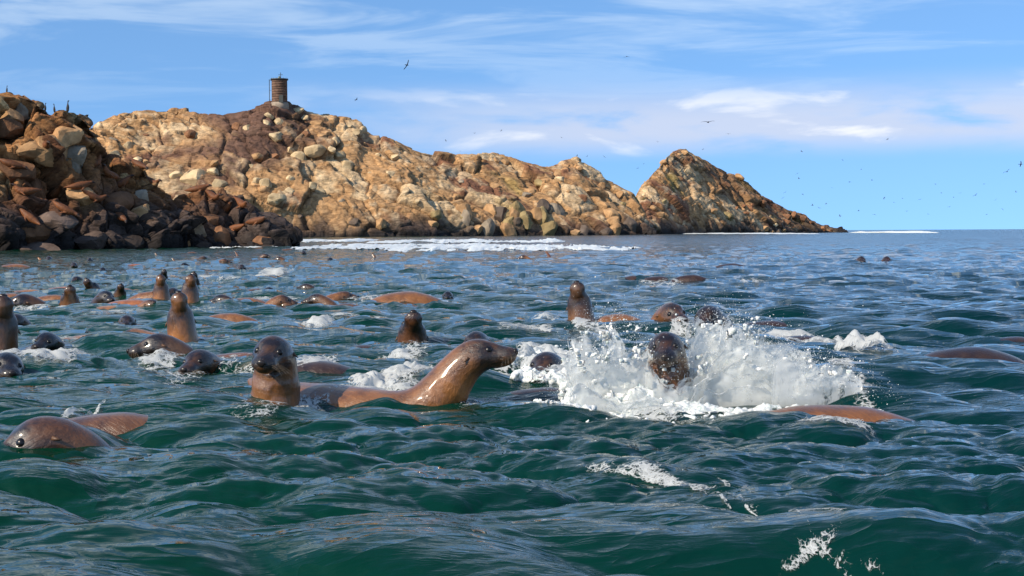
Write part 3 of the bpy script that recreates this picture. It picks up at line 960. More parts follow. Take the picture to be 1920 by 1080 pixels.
def sea_lion_mesh(name, pose, yaw=None, ref=(0.5, 0.0), flip=None, girth=1.0, voxel=0.0, hind=False):
    """one continuous body. flip: list of (side, sweep deg, droop deg, length) of the fore flippers"""
    s = np.concatenate([np.linspace(0, 0.012, 5)[:-1], np.linspace(0.012, 0.28, 44)[:-1], np.linspace(0.28, 1.93, 56)])
    seg = 44
    phi = np.linspace(-math.pi, math.pi, seg, endpoint=False)
    w, t, b = (np.interp(s, S_TAB[:, 0], S_TAB[:, i]) * (1 + 0.14 * sstep(s, 0.03, 0.14) * (1 - sstep(s, 0.4, 0.7))) for i in (1, 2, 3))
    g = 1 + (girth - 1) * sstep(s, 0.3, 0.6)
    P, F, U, Sd = spine(pose, yaw, s)
    Sg, Ph = np.meshgrid(s, phi, indexing='ij')
    cph, sph = np.cos(Ph), np.sin(Ph)
    up = np.where(cph > 0, t[:, None], b[:, None]) * g[:, None]
    wid = w[:, None] * g[:, None]
    rad = np.ones_like(Sg)
    A = np.abs(Ph)
    d = np.zeros_like(Sg)
    d += 0.010 * bulge(Sg, A, 0.040, 1.75, 0.030, 0.55)       # whisker pads
    d -= 0.0055 * bulge(Sg, A, 0.055, 2.28, 0.050, 0.12)       # mouth line
    d -= 0.010 * bulge(Sg, A, 0.100, 0.75, 0.024, 0.5)         # in front of the eye
    d += 0.006 * bulge(Sg, A, 0.140, 0.55, 0.03, 0.28)         # brow
    d -= 0.0015 * bulge(Sg, A, 0.133, 1.02, 0.016, 0.26)        # eye socket
    d += 0.005 * bulge(Sg, A, 0.150, 1.55, 0.03, 0.35)         # cheek
    d += 0.004 * bulge(Sg, Ph, 0.20, 0.0, 0.06, 0.6)           # crown
    d -= 0.004 * bulge(Sg, A, 0.012, 0.55, 0.008, 0.25)        # nostrils
    d += 0.006 * np.sin(Sg * 46 + 1.5 * Ph) * sstep(Sg, 0.30, 0.42) * (1 - sstep(Sg, 0.6, 0.9)) * (cph < 0.3)   # soft neck folds
    Y = (wid * rad + d) * sph; Z = (up * rad + d) * cph
    V = P[:, None, :] + Sd[:, None, :] * Y[..., None] + U[:, None, :] * Z[..., None]
    i_ref = np.interp(ref[0], s, np.arange(len(s)))
    r0 = np.array([np.interp(ref[0], s, P[:, a]) for a in range(3)])
    shift = np.array([-r0[0], -r0[1], ref[1] - r0[2]])
    V = V.reshape(-1, 3) + shift; P = P + shift
    Fc = [tuple(q) for q in grid_faces(len(s), seg, True)]
    verts = [tuple(v) for v in V]
    verts.append(tuple(P[0] + F[0] * 0.001)); c0 = len(verts) - 1
    verts.append(tuple(P[-1] - F[-1] * 0.002)); c1 = len(verts) - 1
    for j in range(seg):
        Fc.append((c0, (j + 1) % seg, j))
        e = (len(s) - 1) * seg
        Fc.append((c1, e + j, e + (j + 1) % seg))

    def paddle(root, axis, chord, nrm, length, ch, th, tip):
        nonlocal verts, Fc
        k = 12; m = 10; o = len(verts)
        for i in range(k):
            q = i / (k - 1)
            c = ch * (1 - 0.55 * q) * (1 if i < k - 1 else 0.25) * min(1.0, 0.75 + q)
            h = th * (1 - 0.75 * q) * (1 if i < k - 1 else 0.3)
            ctr = root + axis * length * q + chord * (-tip * q * q) + nrm * (-0.10 * length * q * q)
            for j in range(m):
                a = j / m * 2 * math.pi
                verts.append(tuple(ctr + chord * (c * math.cos(a)) + nrm * (h * math.sin(a))))
        for i in range(k - 1):
            for j in range(m):
                Fc.append((o + i * m + j, o + i * m + (j + 1) % m, o + (i + 1) * m + (j + 1) % m, o + (i + 1) * m + j))
        Fc.append(tuple(o + j for j in range(m))[::-1]); e = o + (k - 1) * m
        Fc.append(tuple(e + j for j in range(m)))
    if flip:
        for side, sweep, droop, ln in flip:
            k = int(np.argmin(np.abs(s - 0.80)))
            root = P[k] + Sd[k] * side * w[k] * g[k] * 0.65 - U[k] * 0.06
            ax = Sd[k] * side * math.cos(R(sweep)) - F[k] * math.sin(R(sweep))
            ax = ax * math.cos(R(droop)) - U[k] * math.sin(R(droop)); ax /= np.linalg.norm(ax)
            chord = F[k] - ax * np.dot(F[k], ax); chord /= np.linalg.norm(chord)
            nrm = np.cross(chord, ax)
            if nrm[2] < 0: nrm = -nrm
            paddle(root, ax, chord, nrm, ln, 0.095, 0.035, 0.12)
    if hind:
        for side in (-1, 1):
            k = int(np.argmin(np.abs(s - 1.82)))
            ax = -F[k] * 0.9 + Sd[k] * side * 0.45; ax /= np.linalg.norm(ax)
            chord = Sd[k] - ax * np.dot(Sd[k], ax); chord /= np.linalg.norm(chord)
            paddle(P[k] + Sd[k] * side * 0.02, ax, chord, U[k], 0.26, 0.05, 0.02, 0.0)
    me = bpy.data.meshes.new(name)
    me.from_pydata(verts, [], Fc)
    me.update()
    if voxel:
        o = bpy.data.objects.new('tmp', me); COL.objects.link(o)
        md = o.modifiers.new('r', 'REMESH'); md.mode = 'VOXEL'; md.voxel_size = voxel; md.use_smooth_shade = True
        ms = o.modifiers.new('s', 'SMOOTH'); ms.factor = 0.5; ms.iterations = 3
        dg = bpy.context.evaluated_depsgraph_get()
        me2 = bpy.data.meshes.new_from_object(o.evaluated_get(dg))
        bpy.data.objects.remove(o); me = me2; me.name = name
    me.polygons.foreach_set('use_smooth', np.ones(len(me.polygons), bool))
    # coat colour: dark face, golden throat and neck, brown back
    V = get_np(me)
    best = np.full(len(V), 1e9); sv = np.zeros(len(V)); uv = np.zeros(len(V))
    for i in range(len(s)):
        D = V - P[i]; q = (D * D).sum(1); m = q < best
        best[m] = q[m]; sv[m] = s[i]; uv[m] = (D[m] @ U[i]) / (np.sqrt(q[m]) + 1e-6)
    coat = 0.04 + 0.50 * sstep(sv, 0.13, 0.36) - 0.12 * sstep(uv, 0.2, 0.9) * sstep(sv, 0.3, 0.5) + 0.12 * sstep(-uv, 0.1, 0.8)
    coat += 0.16 * np.exp(-((sv - 0.045) / 0.03) ** 2) * sstep(-uv, -0.4, 0.3)
    at_ = me.attributes.new('coat', 'FLOAT', 'POINT'); at_.data.foreach_set('value', np.clip(coat, 0, 1).astype(np.float32))
    lie = np.stack([sv * 16, (V @ np.array([0.9, 1.0, 0.3])) * 55, uv * 9], -1).astype(np.float32)
    al = me.attributes.new('lie', 'FLOAT_VECTOR', 'POINT'); al.data.foreach_set('vector', lie.ravel())
    me.materials.clear(); me.materials.append(M_FUR)
    # where the face parts sit
    face = {}

    def surf(sx, ph, out=0.0):
        i = int(np.argmin(np.abs(s - sx)))
        up_ = (t[i] if math.cos(ph) > 0 else b[i]) + out
        return Vector(P[i] + Sd[i] * (w[i] + out) * math.sin(ph) + U[i] * up_ * math.cos(ph)), i
    face['surf'] = surf; face['F'], face['U'], face['S'] = F, U, Sd
    return me, face


EYE_ME = bm_mesh('eye', lambda bm: bmesh.ops.create_uvsphere(bm, u_segments=16, v_segments=10, radius=0.019)); EYE_ME.materials.append(M_EYE)
for p_ in EYE_ME.polygons: p_.use_smooth = True


def nose_fn(bm):
    bmesh.ops.create_uvsphere(bm, u_segments=14, v_segments=10, radius=1.0)
    for v in bm.verts:
        v.co = Vector((v.co.x * 0.013, v.co.y * 0.024, v.co.z * 0.017 - (0.004 if v.co.z < 0 and abs(v.co.y) < 0.4 else 0)))
    for f in bm.faces: f.smooth = True


NOSE_ME = bm_mesh('nose', nose_fn); NOSE_ME.materials.append(M_NOSE)


def ear_fn(bm):
    bmesh.ops.create_cone(bm, cap_ends=True, segments=8, radius1=0.009, radius2=0.002, depth=0.036, matrix=Matrix.Translation((0, 0, 0.018)))
    for f in bm.faces: f.smooth = True


EAR_ME = bm_mesh('ear', ear_fn); EAR_ME.materials.append(M_EAR)


def whisker_mesh(face, side):
    bm = bmesh.new()
    r = random.Random(3)
    for row in range(2):
        for k in range(4):
            p0, i = face['surf'](0.025 + 0.009 * k, side * (1.55 + 0.22 * row))
            F, U, S = (Vector(face[q][i]) for q in ('F', 'U', 'S'))
            ln = 0.05 + 0.012 * k + r.uniform(-0.01, 0.02)
            pts = []
            for q in range(5):
                u = q / 4
                pts.append(p0 + (S * side * 1.0 * u + F * (0.25 - 0.12 * k) * u - U * (0.1 * u + 0.45 * u * u)) * ln)
            for a, b in zip(pts, pts[1:]):
                add_bar(bm, a, b, 0.0004, 3)
    me = bpy.data.meshes.new('whiskers'); bm.to_mesh(me); bm.free()
    me.materials.append(M_WHISKER)
    return me


class Proto:
    def __init__(self, name, *a, head=True, whiskers=False, **k):
        self.me, self.face = sea_lion_mesh(name, *a, **k)
        self.parts = []
        if head:
            f = self.face
            for side in (-1, 1):
                p, i = f['surf'](0.133, side * 1.02, -0.0125)
                self.parts.append(('eye', EYE_ME, Matrix.Translation(p)))
                p, i = f['surf'](0.225, side * 1.35, -0.003)
                F, U, S = (Vector(f[q][i]) for q in ('F', 'U', 'S'))
                d = (-F * 0.8 + S * side * 0.55 - U * 0.25).normalized()
                self.parts.append(('ear', EAR_ME, Matrix.Translation(p) @ d.to_track_quat('Z', 'Y').to_matrix().to_4x4()))
            p, i = f['surf'](0.006, 0.0, -0.010)
            F, U, S = (Vector(f[q][i]) for q in ('F', 'U', 'S'))
            rot = Matrix((F, -S, U)).transposed().to_4x4()
            self.parts.append(('nose', NOSE_ME, Matrix.Translation(p) @ rot))
            if whiskers:
                for side in (-1, 1):
                    self.parts.append(('whiskers', whisker_mesh(f, side), Matrix.Identity(4)))

    def place(self, loc, heading, label, tint=(1, 1, 1), scale=1.0, group=None, pitch=0.0, roll=0.0, parts=True):
        o = link('sea_lion', self.me)
        o.location = loc; o.rotation_euler = (R(roll), R(pitch), R(heading)); o.scale = (scale,) * 3
        o.color = (*tint, 1)
        tag(o, label, 'sea lion', group)
        if parts:
            for n_, m_, mat in self.parts:
                c = link(n_, m_, o)
                c.matrix_local = mat
                if n_ == 'whiskers': c['kind'] = 'stuff'
        return o


PR = {}
PR['main'] = Proto('sea_lion', [(0, 4), (0.16, 8), (0.24, 28), (0.33, 54), (0.46, 54), (0.58, 32), (0.74, 6), (1.0, -4), (1.9, -12)], [(0, -6), (0.3, 0), (0.6, -2), (0.9, -26), (1.9, -58)], (0.50, 0.01),
                   flip=[(-1, 55, 8, 0.5), (1, 30, 20, 0.5)], voxel=0.0068, whiskers=True, girth=0.92)
PR['front'] = Proto('sea_lion', [(0, -12), (0.18, -8), (0.25, 35), (0.33, 82), (0.48, 84), (0.56, 60), (0.68, 18), (0.9, -2), (1.2, -6)], None, (0.50, 0.0),
                    flip=[(-1, 5, 4, 0.5), (1, 5, 4, 0.5)], voxel=0.0068, whiskers=True, girth=0.95)
PR['peri'] = Proto('sea_lion', [(0, 48), (0.16, 55), (0.26, 74), (0.40, 84), (0.55, 80), (0.7, 50), (1.0, 5), (1.9, 0)], None, (0.27, 0.0), girth=0.95, voxel=0.0085)
PR['tall'] = Proto('sea_lion', [(0, 70), (0.16, 74), (0.26, 82), (0.40, 87), (0.60, 82), (0.8, 50), (1.1, 5), (1.9, 0)], None, (0.37, 0.0), girth=0.95, voxel=0.0085)
PR['low'] = Proto('sea_lion', [(0, -10), (0.2, -4), (0.30, 30), (0.42, 50), (0.65, 46), (0.9, 20), (1.3, 0), (1.9, -6)], None, (0.34, 0.0), whiskers=True, girth=0.95, voxel=0.0068)
PR['down'] = Proto('sea_lion', [(0, -20), (0.2, -14), (0.28, 20), (0.38, 55), (0.65, 58), (0.9, 20), (1.3, 0), (1.9, -6)], None, (0.20, 0.0), whiskers=True, girth=0.9, voxel=0.0068)
PR['surface'] = Proto('sea_lion', [(0, -2), (0.2, 2), (0.34, 20), (0.5, 38), (0.7, 38), (0.95, 15), (1.3, 0), (1.9, -6)], None, (0.25, 0.01), girth=0.92, voxel=0.0085)
PR['back'] = Proto('sea_lion', [(0, -45), (0.4, -30), (0.75, -10), (1.0, 3), (1.3, 15), (1.9, 25)], None, (0.95, -0.128), head=False)
PR['hump'] = Proto('sea_lion', [(0, -45), (0.4, -34), (0.75, -14), (1.0, 4), (1.3, 20), (1.9, 30)], None, (0.95, -0.085), head=False)
PR['fin'] = Proto('sea_lion', [(0, -25), (0.4, -18), (0.8, 0), (1.2, 6), (1.9, 10)], None, (0.95, -0.19), head=False, flip=[(1, 40, -70, 0.5)], voxel=0.016)
PR['dive'] = Proto('sea_lion', [(0, -40), (0.3, -34), (0.6, -22), (0.9, -6), (1.2, 8), (1.5, 12), (1.9, 4)], None, (0.98, -0.106), head=False, flip=[(-1, 60, 25, 0.5), (1, 60, 25, 0.42)], voxel=0.010)
PR['rest'] = Proto('sea_lion', [(0, 15), (0.2, 20), (0.30, 55), (0.45, 66), (0.62, 45), (0.85, 10), (1.2, 0), (1.9, 0)], [(0, 25), (0.4, 0), (1.2, 0), (1.9, 25)], (0.95, 0.17), flip=[(-1, 25, 30, 0.42), (1, 25, 30, 0.42)], voxel=0.022, hind=True, girth=1.25)
PR['sleep'] = Proto('sea_lion', [(0, -8), (0.25, -4), (0.45, 14), (0.7, 8), (1.0, 0), (1.9, 0)], [(0, -35), (0.5, 0), (1.2, 0), (1.9, -35)], (0.95, 0.17), flip=[(-1, 40, 30, 0.42), (1, 40, 30, 0.42)], voxel=0.022, hind=True, girth=1.25)

for k_ in ('rest', 'sleep'):
    PR[k_].me.materials.clear(); PR[k_].me.materials.append(M_DRYFUR)
DARK, BROWN, GOLDEN, PALEC, GREYC, RED = (0.28, 0.27, 0.30), (0.75, 0.70, 0.66), (1.45, 1.25, 0.92), (2.0, 1.9, 1.7), (0.6, 0.62, 0.72), (1.0, 0.7, 0.55)  # coat tints; the golden one paints sunlit warmth into the fur colour
# pose, waterline pixel, heading (0 = right, -90 = towards the camera, 90 = away), scale, tint, label
LIONS = [
    ('main', 815, 752, -4, 1.0, (1.35, 1.2, 1.0), 'large golden brown sea lion in profile, head raised towards the splash'),
    ('front', 516, 757, -96, 1.0, (0.9, 0.85, 0.85), 'brown sea lion upright in the foreground facing the camera'),
    ('down', 72, 834, -146, 1.1, (1.0, 0.85, 0.8), 'big wet sea lion head with whiskers at the lower left edge'),
    ('low', 330, 664, -160, 1.02, GREYC, 'dark grey sea lion head facing left below the upright necks'),
    ('low', 392, 694, -105, 1.0, (0.95, 0.8, 0.7), 'sea lion with shadowed face just right of the grey head'),
    ('tall', 343, 640, -70, 1.12, GOLDEN, 'sea lion stretching its golden neck up behind the grey head'),
    ('tall', 355, 572, -60, 1.05, GOLDEN, 'sea lion with raised snout behind the tallest golden neck'),
    ('peri', 362, 536, -80, 1.0, BROWN, 'small brown head showing above two stretched sea lion necks'),
    ('tall', 303, 566, -75, 1.0, GOLDEN, 'upright dark faced sea lion with orange edge left of the stretched necks'),
    ('peri', 305, 527, -70, 0.9, DARK, 'small dark head directly behind the upright dark faced sea lion'),
    ('peri', 178, 552, -120, 1.05, BROWN, 'dark raised head in the cluster near the left outcrop'),
    ('low', 190, 566, -50, 1.0, DARK, 'black head with ear flap just below the raised dark head'),
    ('peri', 131, 575, -60, 1.1, GOLDEN, 'sea lion looking up with lit left cheek in the left cluster'),
    ('low', 66, 575, -150, 1.1, BROWN, 'low brown head left of the sea lion looking up'),
    ('low', 98, 652, -95, 0.85, DARK, 'small black head in the trough above the left foam patch'),
    ('surface', 262, 640, 165, 0.95, PALEC, 'pale tan sea lion head lying flat left of the grey head'),
    ('back', 172, 637, 5, 0.9, PALEC, 'blurred tan back floating between the black head and the pale head'),
    ('peri', 773, 643, -75, 1.08, (0.9, 0.7, 0.55), 'lone dark red brown head looking up in the middle of the water'),
    ('low', 900, 655, -100, 0.95, BROWN, 'head hidden behind the crown of the large profile sea lion'),
    ('tall', 1091, 606, -95, 1.1, BROWN, 'upright narrow brown sea lion neck behind the left plume of spray'),
    ('low', 1249, 604, -75, 1.25, GOLDEN, 'golden sea lion head with open dark mouth behind the splash gap'),
    ('low', 1342, 612, -120, 1.3, BROWN, 'brown crown rising just behind the big white splash'),
    ('front', 1257, 741, -98, 1.0, (0.75, 0.62, 0.55), 'dark sea lion head in the middle of the white splash'),
    ('low', 1036, 702, -110, 1.02, (1.0, 0.9, 0.8), 'brown head at the left end of the splash beside the profile snout'),
    ('back', 1020, 738, 8, 0.72, DARK, 'black wet back in front of the brown head at the splash'),
    ('hump', 1160, 603, 6, 0.75, (1.6, 1.4, 1.0), 'long tan back floating right of the narrow upright neck'),
    ('dive', 1578, 790, -20, 1.08, (1.2, 1.0, 0.7), 'tan sea lion diving to the right under the edge of the splash'),
    ('low', 1612, 493, -90, 1.2, BROWN, 'left of two small heads far out on the right'),
    ('low', 1662, 493, -100, 1.25, RED, 'right of two small heads far out on the right'),
    ('hump', 1190, 526, 170, 0.95, DARK, 'shiny black rolling back left of three dark backs in mid water'),
    ('hump', 1232, 527, 5, 1.0, DARK, 'black back in the middle of the three dark backs in mid water'),
    ('hump', 1296, 523, 0, 0.8, DARK, 'small black hump right of the three dark backs in mid water'),
    ('hump', 1372, 502, 0, 1.15, DARK, 'smooth dark back farther out above the three dark backs'),
    ('hump', 1820, 675, 3, 1.0, (0.22, 0.21, 0.24), 'dark square back near the right edge of the picture'),
    ('back', 1500, 640, 6, 1.0, DARK, 'dark back awash with foam right of the splash'),
    ('back', 1665, 636, 8, 1.0, DARK, 'thin dark back right of the small foam patch'),
    ('hump', 763, 564, 0, 1.3, GOLDEN, 'long tan back lying above the lone head in mid water'),
    ('low', 430, 571, 170, 0.85, DARK, 'dark head at the left end of the floating group by the necks'),
    ('hump', 462, 571, 4, 0.9, (1.5, 1.3, 1.1), 'tan arched back in the floating group right of the necks'),
    ('low', 513, 573, 10, 0.85, GOLDEN, 'orange cheeked head in the middle of the floating group'),
    ('low', 533, 573, 160, 0.8, BROWN, 'dark brown head at the right of the floating group'),
    ('back', 560, 578, 0, 0.8, BROWN, 'low dark back below the right end of the floating group'),
    ('low', 610, 570, 170, 0.85, BROWN, 'small head with pale cheek right of the floating group'),
    ('surface', 640, 560, 15, 0.9, GOLDEN, 'head lying flat just right of the pale cheeked head'),
    ('hump', 247, 575, 0, 1.0, (2.3, 1.7, 1.35), 'pinkish back left of the upright dark faced sea lion'),
    ('back', 205, 580, 0, 0.9, PALEC, 'yellowish back below the black head with ear flap'),
    ('back', 122, 543, -4, 1.0, (2.0, 1.5, 1.4), 'rosy back left of the dark raised head'),
    ('tall', -4, 660, -70, 1.2, BROWN, 'tall dark neck cut by the left edge of the picture'),
    ('low', 4, 702, -60, 1.0, DARK, 'black head at the left edge below the tall neck'),
    ('back', 82, 700, 2, 1.0, (0.8, 0.65, 0.6), 'long dark back right of the black head at the left edge'),
    ('back', 215, 793, 4, 0.95, (0.9, 0.8, 0.75), 'brown back trailing behind the big head at lower left'),
    ('back', 450, 672, -3, 0.85, (1.0, 0.75, 0.65), 'reddish back above the foreground sea lion that faces the camera'),
    ('back', 590, 690, -3, 0.9, DARK, 'dark back behind a foam streak right of the upright foreground sea lion'),
    ('low', 195, 510, -90, 0.8, DARK, 'single dark head far off below the left outcrop'),
    ('fin', 325, 493, 10, 0.8, BROWN, 'brown fin tip standing up far off below the rock spur'),
    ('low', 413, 494, 5, 0.95, GOLDEN, 'brown blunt head far off under the middle of the spur'),
    ('fin', 441, 480, 0, 0.75, RED, 'small rust flipper raised close under the spur'),
    ('low', 492, 483, -10, 0.95, BROWN, 'dark head below the right part of the spur'),
    ('low', 530, 489, 180, 0.95, BROWN, 'dark head with pale cheek below the tip of the spur'),
    ('back', 252, 498, 0, 0.95, (1.9, 1.3, 1.1), 'rosy brown back far off below the left outcrop'),
    ('fin', 75, 492, 20, 1.0, PALEC, 'pale raised flipper close to the left outcrop'),
    ('low', 93, 488, -80, 1.0, BROWN, 'dark head beside the pale raised flipper'),
    ('back', 28, 499, 0, 1.3, GOLDEN, 'long thin brown back at the far left under the outcrop'),
    ('fin', 698, 482, 0, 0.85, BROWN, 'little brown flipper in front of the white surf line'),
    ('fin', 668, 470, 0, 0.8, DARK, 'dark flipper tip against the white surf line'),
    ('low', 988, 486, 190, 0.95, PALEC, 'pale head far off right of centre below the surf'),
    ('fin', 1026, 481, 0, 0.95, RED, 'orange flipper raised right of the pale far head'),
    ('back', 540, 468, 0, 1.1, BROWN, 'low back beside the tip of the spur'),
    ('low', 376, 487, 20, 0.8, GREYC, 'grey head between the brown fin tip and the blunt head'),
    ('low', 28, 520, -60, 0.9, BROWN, 'brown head low in the water under the far left rocks'),
    ('back', 55, 548, 5, 0.9, PALEC, 'pale back left of the rosy back near the outcrop'),
    ('low', 150, 530, -100, 0.85, BROWN, 'brown head above the rosy back in the left group'),
    ('back', 230, 545, 0, 0.85, GOLDEN, 'tan back above the pinkish back in the left group'),
    ('low', 272, 580, -30, 0.85, GOLDEN, 'golden head just right of the pinkish back'),
    ('peri', 225, 556, -70, 0.8, BROWN, 'small raised head between the dark raised head and the upright one'),
    ('back', 395, 560, 0, 0.85, BROWN, 'brown back directly right of the stretched necks'),
    ('low', 585, 545, 170, 0.75, DARK, 'lone dark head above the pale cheeked head'),
    ('back', 480, 545, 0, 0.75, BROWN, 'low brown back above the floating group'),
    ('low', 455, 505, -90, 0.8, BROWN, 'small brown head below the raised rust flipper'),
    ('back', 590, 500, 0, 0.9, GOLDEN, 'tan back far off right of the spur tip'),
    ('low', 350, 500, -120, 0.8, DARK, 'dark head just right of the brown fin tip'),
    ('low', 140, 500, -80, 0.85, BROWN, 'brown head left of the single dark head under the outcrop'),
    ('fin', 290, 482, 0, 0.8, BROWN, 'brown flipper below the gap between outcrop and spur'),
    ('low', 570, 476, -90, 0.9, BROWN, 'head near the spur tip in front of the surf'),
    ('back', 180, 600, 4, 0.8, BROWN, 'brown back in the trough right of the left cluster'),
    ('low', 40, 610, -100, 0.85, BROWN, 'brown head between left cluster and the tall neck'),
    ('back', 730, 478, 0, 0.9, DARK, 'dark back far off right of the little brown flipper'),
    ('low', 840, 560, -90, 0.7, DARK, 'tiny dark head right of the long tan back'),
    ('back', 680, 655, 0, 0.7, DARK, 'dark back left of the lone red brown head'),
    ('back', 1130, 655, 5, 0.8, DARK, 'dark back behind the left plume of spray'),
    ('back', 1440, 610, 5, 0.9, DARK, 'dark back just beyond the right crest of the splash'),
    ('back', 1900, 640, 0, 0.8, DARK, 'dark back at the right edge above the square back'),
    ('hump', 20, 560, 0, 0.85, GOLDEN, 'golden back at the left edge below the far left rocks'),
    ('hump', 100, 562, 0, 0.7, GOLDEN, 'golden hump between the low brown head and the head looking up'),
    ('hump', 285, 555, 0, 0.7, GOLDEN, 'golden hump just left of the upright dark faced sea lion'),
    ('low', 330, 555, -100, 0.8, BROWN, 'brown head squeezed between upright neck and stretched necks'),
    ('hump', 415, 545, 0, 0.75, GOLDEN, 'golden hump above the dark head by the necks'),
    ('low', 500, 552, -60, 0.75, DARK, 'dark head above the orange cheeked head'),
    ('hump', 650, 580, 0, 0.7, BROWN, 'brown hump below the head lying flat'),
    ('low', 240, 610, -80, 0.75, BROWN, 'brown head above the pale tan flat head'),
    ('hump', 430, 600, 0, 0.75, GOLDEN, 'golden hump right of the tallest golden neck'),
    ('low', 170, 490, -90, 0.8, DARK, 'tiny dark head under the outcrop left of the rosy brown back'),
    ('hump', 360, 475, 0, 0.8, BROWN, 'brown hump just off the foot of the spur'),
    ('low', 620, 490, -90, 0.8, DARK, 'tiny dark head below the middle of the surf line'),
]
for pose, px, py, hd, sc, tint, label in LIONS:
    p = on_water(px, py)
    o = PR[pose].place(p, hd, label, tint, sc, 'sea lions swimming in the sea')
    o.scale = (sc * rnd.uniform(0.94, 1.06), sc * rnd.uniform(0.95, 1.08), sc * rnd.uniform(0.95, 1.05))
    o.rotation_euler.x = R(rnd.uniform(-7, 7)) if pose != 'main' else 0.0
    if pose == 'dive': o.scale = (sc * 1.1, sc, sc)

# sea lions hauled out on the rocks
REST = [('rest', 45, 372, S_LEFT, 200, 'brown sea lion with raised head on the left outcrop above the slate boulders'), ('sleep', 118, 398, S_LEFT, 10, 'orange brown sea lion asleep on the lower left outcrop'),
        ('rest', 173, 399, S_LEFT, 30, 'reddish sea lion lying right of the sleeping orange one'), ('sleep', 223, 418, S_LEFT, -40, 'rust coloured sea lion stretched above the dark foot of the outcrop'),
        ('sleep', 50, 412, S_LEFT, 170, 'brown sea lion low on the left outcrop near the black rocks'), ('rest', 180, 304, S_LEFT, 60, 'dark sea lion on the crest right of the golden knob'),
        ('sleep', 255, 304, S_LEFT, -30, 'sea lion draped over the right crest of the left outcrop'), ('rest', 205, 338, S_LEFT, -120, 'rust sea lion on the brown ledge under the right crest'),
        ('sleep', 230, 350, S_LEFT, 20, 'dark rust sea lion beside another on the brown ledge'), ('rest', 282, 335, S_LEFT, -30, 'sea lion on the sloping right shoulder of the outcrop'),
        ('sleep', 100, 345, S_LEFT, 150, 'brown sea lion in the cleft in the middle of the outcrop'), ('sleep', 20, 320, S_LEFT, 20, 'dark sea lion on the left edge of the outcrop midway up'),
        ('rest', 85, 292, S_LEFT, -60, 'sea lion under the golden boulders of the outcrop'), ('sleep', 150, 372, S_LEFT, 40, 'brown sea lion above the reddish one on the outcrop'),
        ('sleep', 372, 372, S_SPUR, 10, 'sea lion asleep on the highest part of the spur'), ('rest', 398, 374, S_SPUR, -40, 'sea lion with raised head right of the spur top'),
        ('sleep', 425, 390, S_SPUR, -30, 'rust sea lion on the upper slope of the spur'), ('rest', 452, 405, S_SPUR, -50, 'sea lion halfway down the slope of the spur'),
        ('sleep', 480, 418, S_SPUR, -20, 'golden brown sea lion low on the slope of the spur'), ('sleep', 440, 428, S_SPUR, 160, 'dark sea lion between black boulders of the spur')]
bpy.context.view_layer.update()
DG = bpy.context.evaluated_depsgraph_get()


def hit_pixel(x, y):
    ok, loc, nrm, *_ = SC.ray_cast(DG, Vector((0, 0, CAM_H)), ray(x, y).normalized())
    return (loc, nrm) if ok and loc.y < 120 else (None, None)


def hit_down(x, y, z):
    ok, loc, nrm, *_ = SC.ray_cast(DG, Vector((x, y, z)), Vector((0, 0, -1)))
    return loc if ok else None


for i, (pose, x, y, sf, hd, label) in enumerate(REST):
    p, nrm = hit_pixel(x, y + 6)
    if p is None: p = sf.pick(x, y)
    q = hit_down(p.x, p.y + 0.25, p.z + 1.2)
    if q is not None and abs(q.z - p.z) < 1.0: p = q
    j = rnd.uniform(0.75, 1.1)
    dx, dy = math.cos(R(hd)) * 0.55, math.sin(R(hd)) * 0.55
    fa, fb = hit_down(p.x + dx, p.y + dy, p.z + 1.0), hit_down(p.x - dx, p.y - dy, p.z + 1.0)
    slope = math.degrees(math.atan2(fb.z - fa.z, 1.1)) if fa is not None and fb is not None else 0
    PR[pose].place(p + Vector((0, -0.05, 0.0)), hd, label, (1.0 * j, 0.72 * j, 0.55 * j), 0.95, 'sea lions resting on the rocks', pitch=max(-32, min(32, slope)), roll=6)


# ------------------------------------------------------------------ white water
def blob_mesh(name, C, Rr, voxel, smooth_it=2, noise=0.0, nscale=30.0, squash=None, streak=False):
    """many small balls of foam melted into one ragged surface"""
    bm = bmesh.new(); bmesh.ops.create_icosphere(bm, subdivisions=1, radius=1.0)
    U = np.array([v.co[:] for v in bm.verts]); T = np.array([[v.index for v in f.verts] for f in bm.faces]); bm.free()
    C = np.asarray(C); Rr = np.asarray(Rr)
    sc = Rr[:, None, None] * (np.ones(3) if squash is None else np.asarray(squash))
    V = (C[:, None, :] + U[None] * sc).reshape(-1, 3)
    F = (T[None] + (np.arange(len(C)) * len(U))[:, None, None]).reshape(-1, 3)
    me = mesh_np(name, V, F)
    o = bpy.data.objects.new('tmp', me); COL.objects.link(o)
    md = o.modifiers.new('r', 'REMESH'); md.mode = 'VOXEL'; md.voxel_size = voxel; md.use_smooth_shade = True
    if smooth_it:
        ms = o.modifiers.new('s', 'SMOOTH'); ms.factor = 0.5; ms.iterations = smooth_it
    dg = bpy.context.evaluated_depsgraph_get()
    me2 = bpy.data.meshes.new_from_object(o.evaluated_get(dg))
    bpy.data.objects.remove(o); bpy.data.meshes.remove(me)
    if noise:
        V = get_np(me2).astype(float)
        nrm = np.empty(len(V) * 3, np.float32); me2.vertices.foreach_get('normal', nrm); nrm = nrm.reshape(-1, 3)
        if streak:                                   # torn along the way the water flies
            W = V.copy(); W[:, 2] *= 0.45; W[:, 0] += 0.35 * V[:, 2] * np.sign(V[:, 0] - 0.75)
            f = fbm(W * nscale, 4, 9, 0.62)
            V = V + nrm * (noise * (f - 0.35 * np.abs(f) - 0.25))[:, None]
        else:
            V = V + nrm * (noise * fbm(V * nscale, 3, 9))[:, None]
        me2.vertices.foreach_set('co', V.astype(np.float32).ravel()); me2.update()
    me2.polygons.foreach_set('use_smooth', np.ones(len(me2.polygons), bool))
    me2.name = name
    me2.materials.clear(); me2.materials.append(M_FOAM)
    return me2


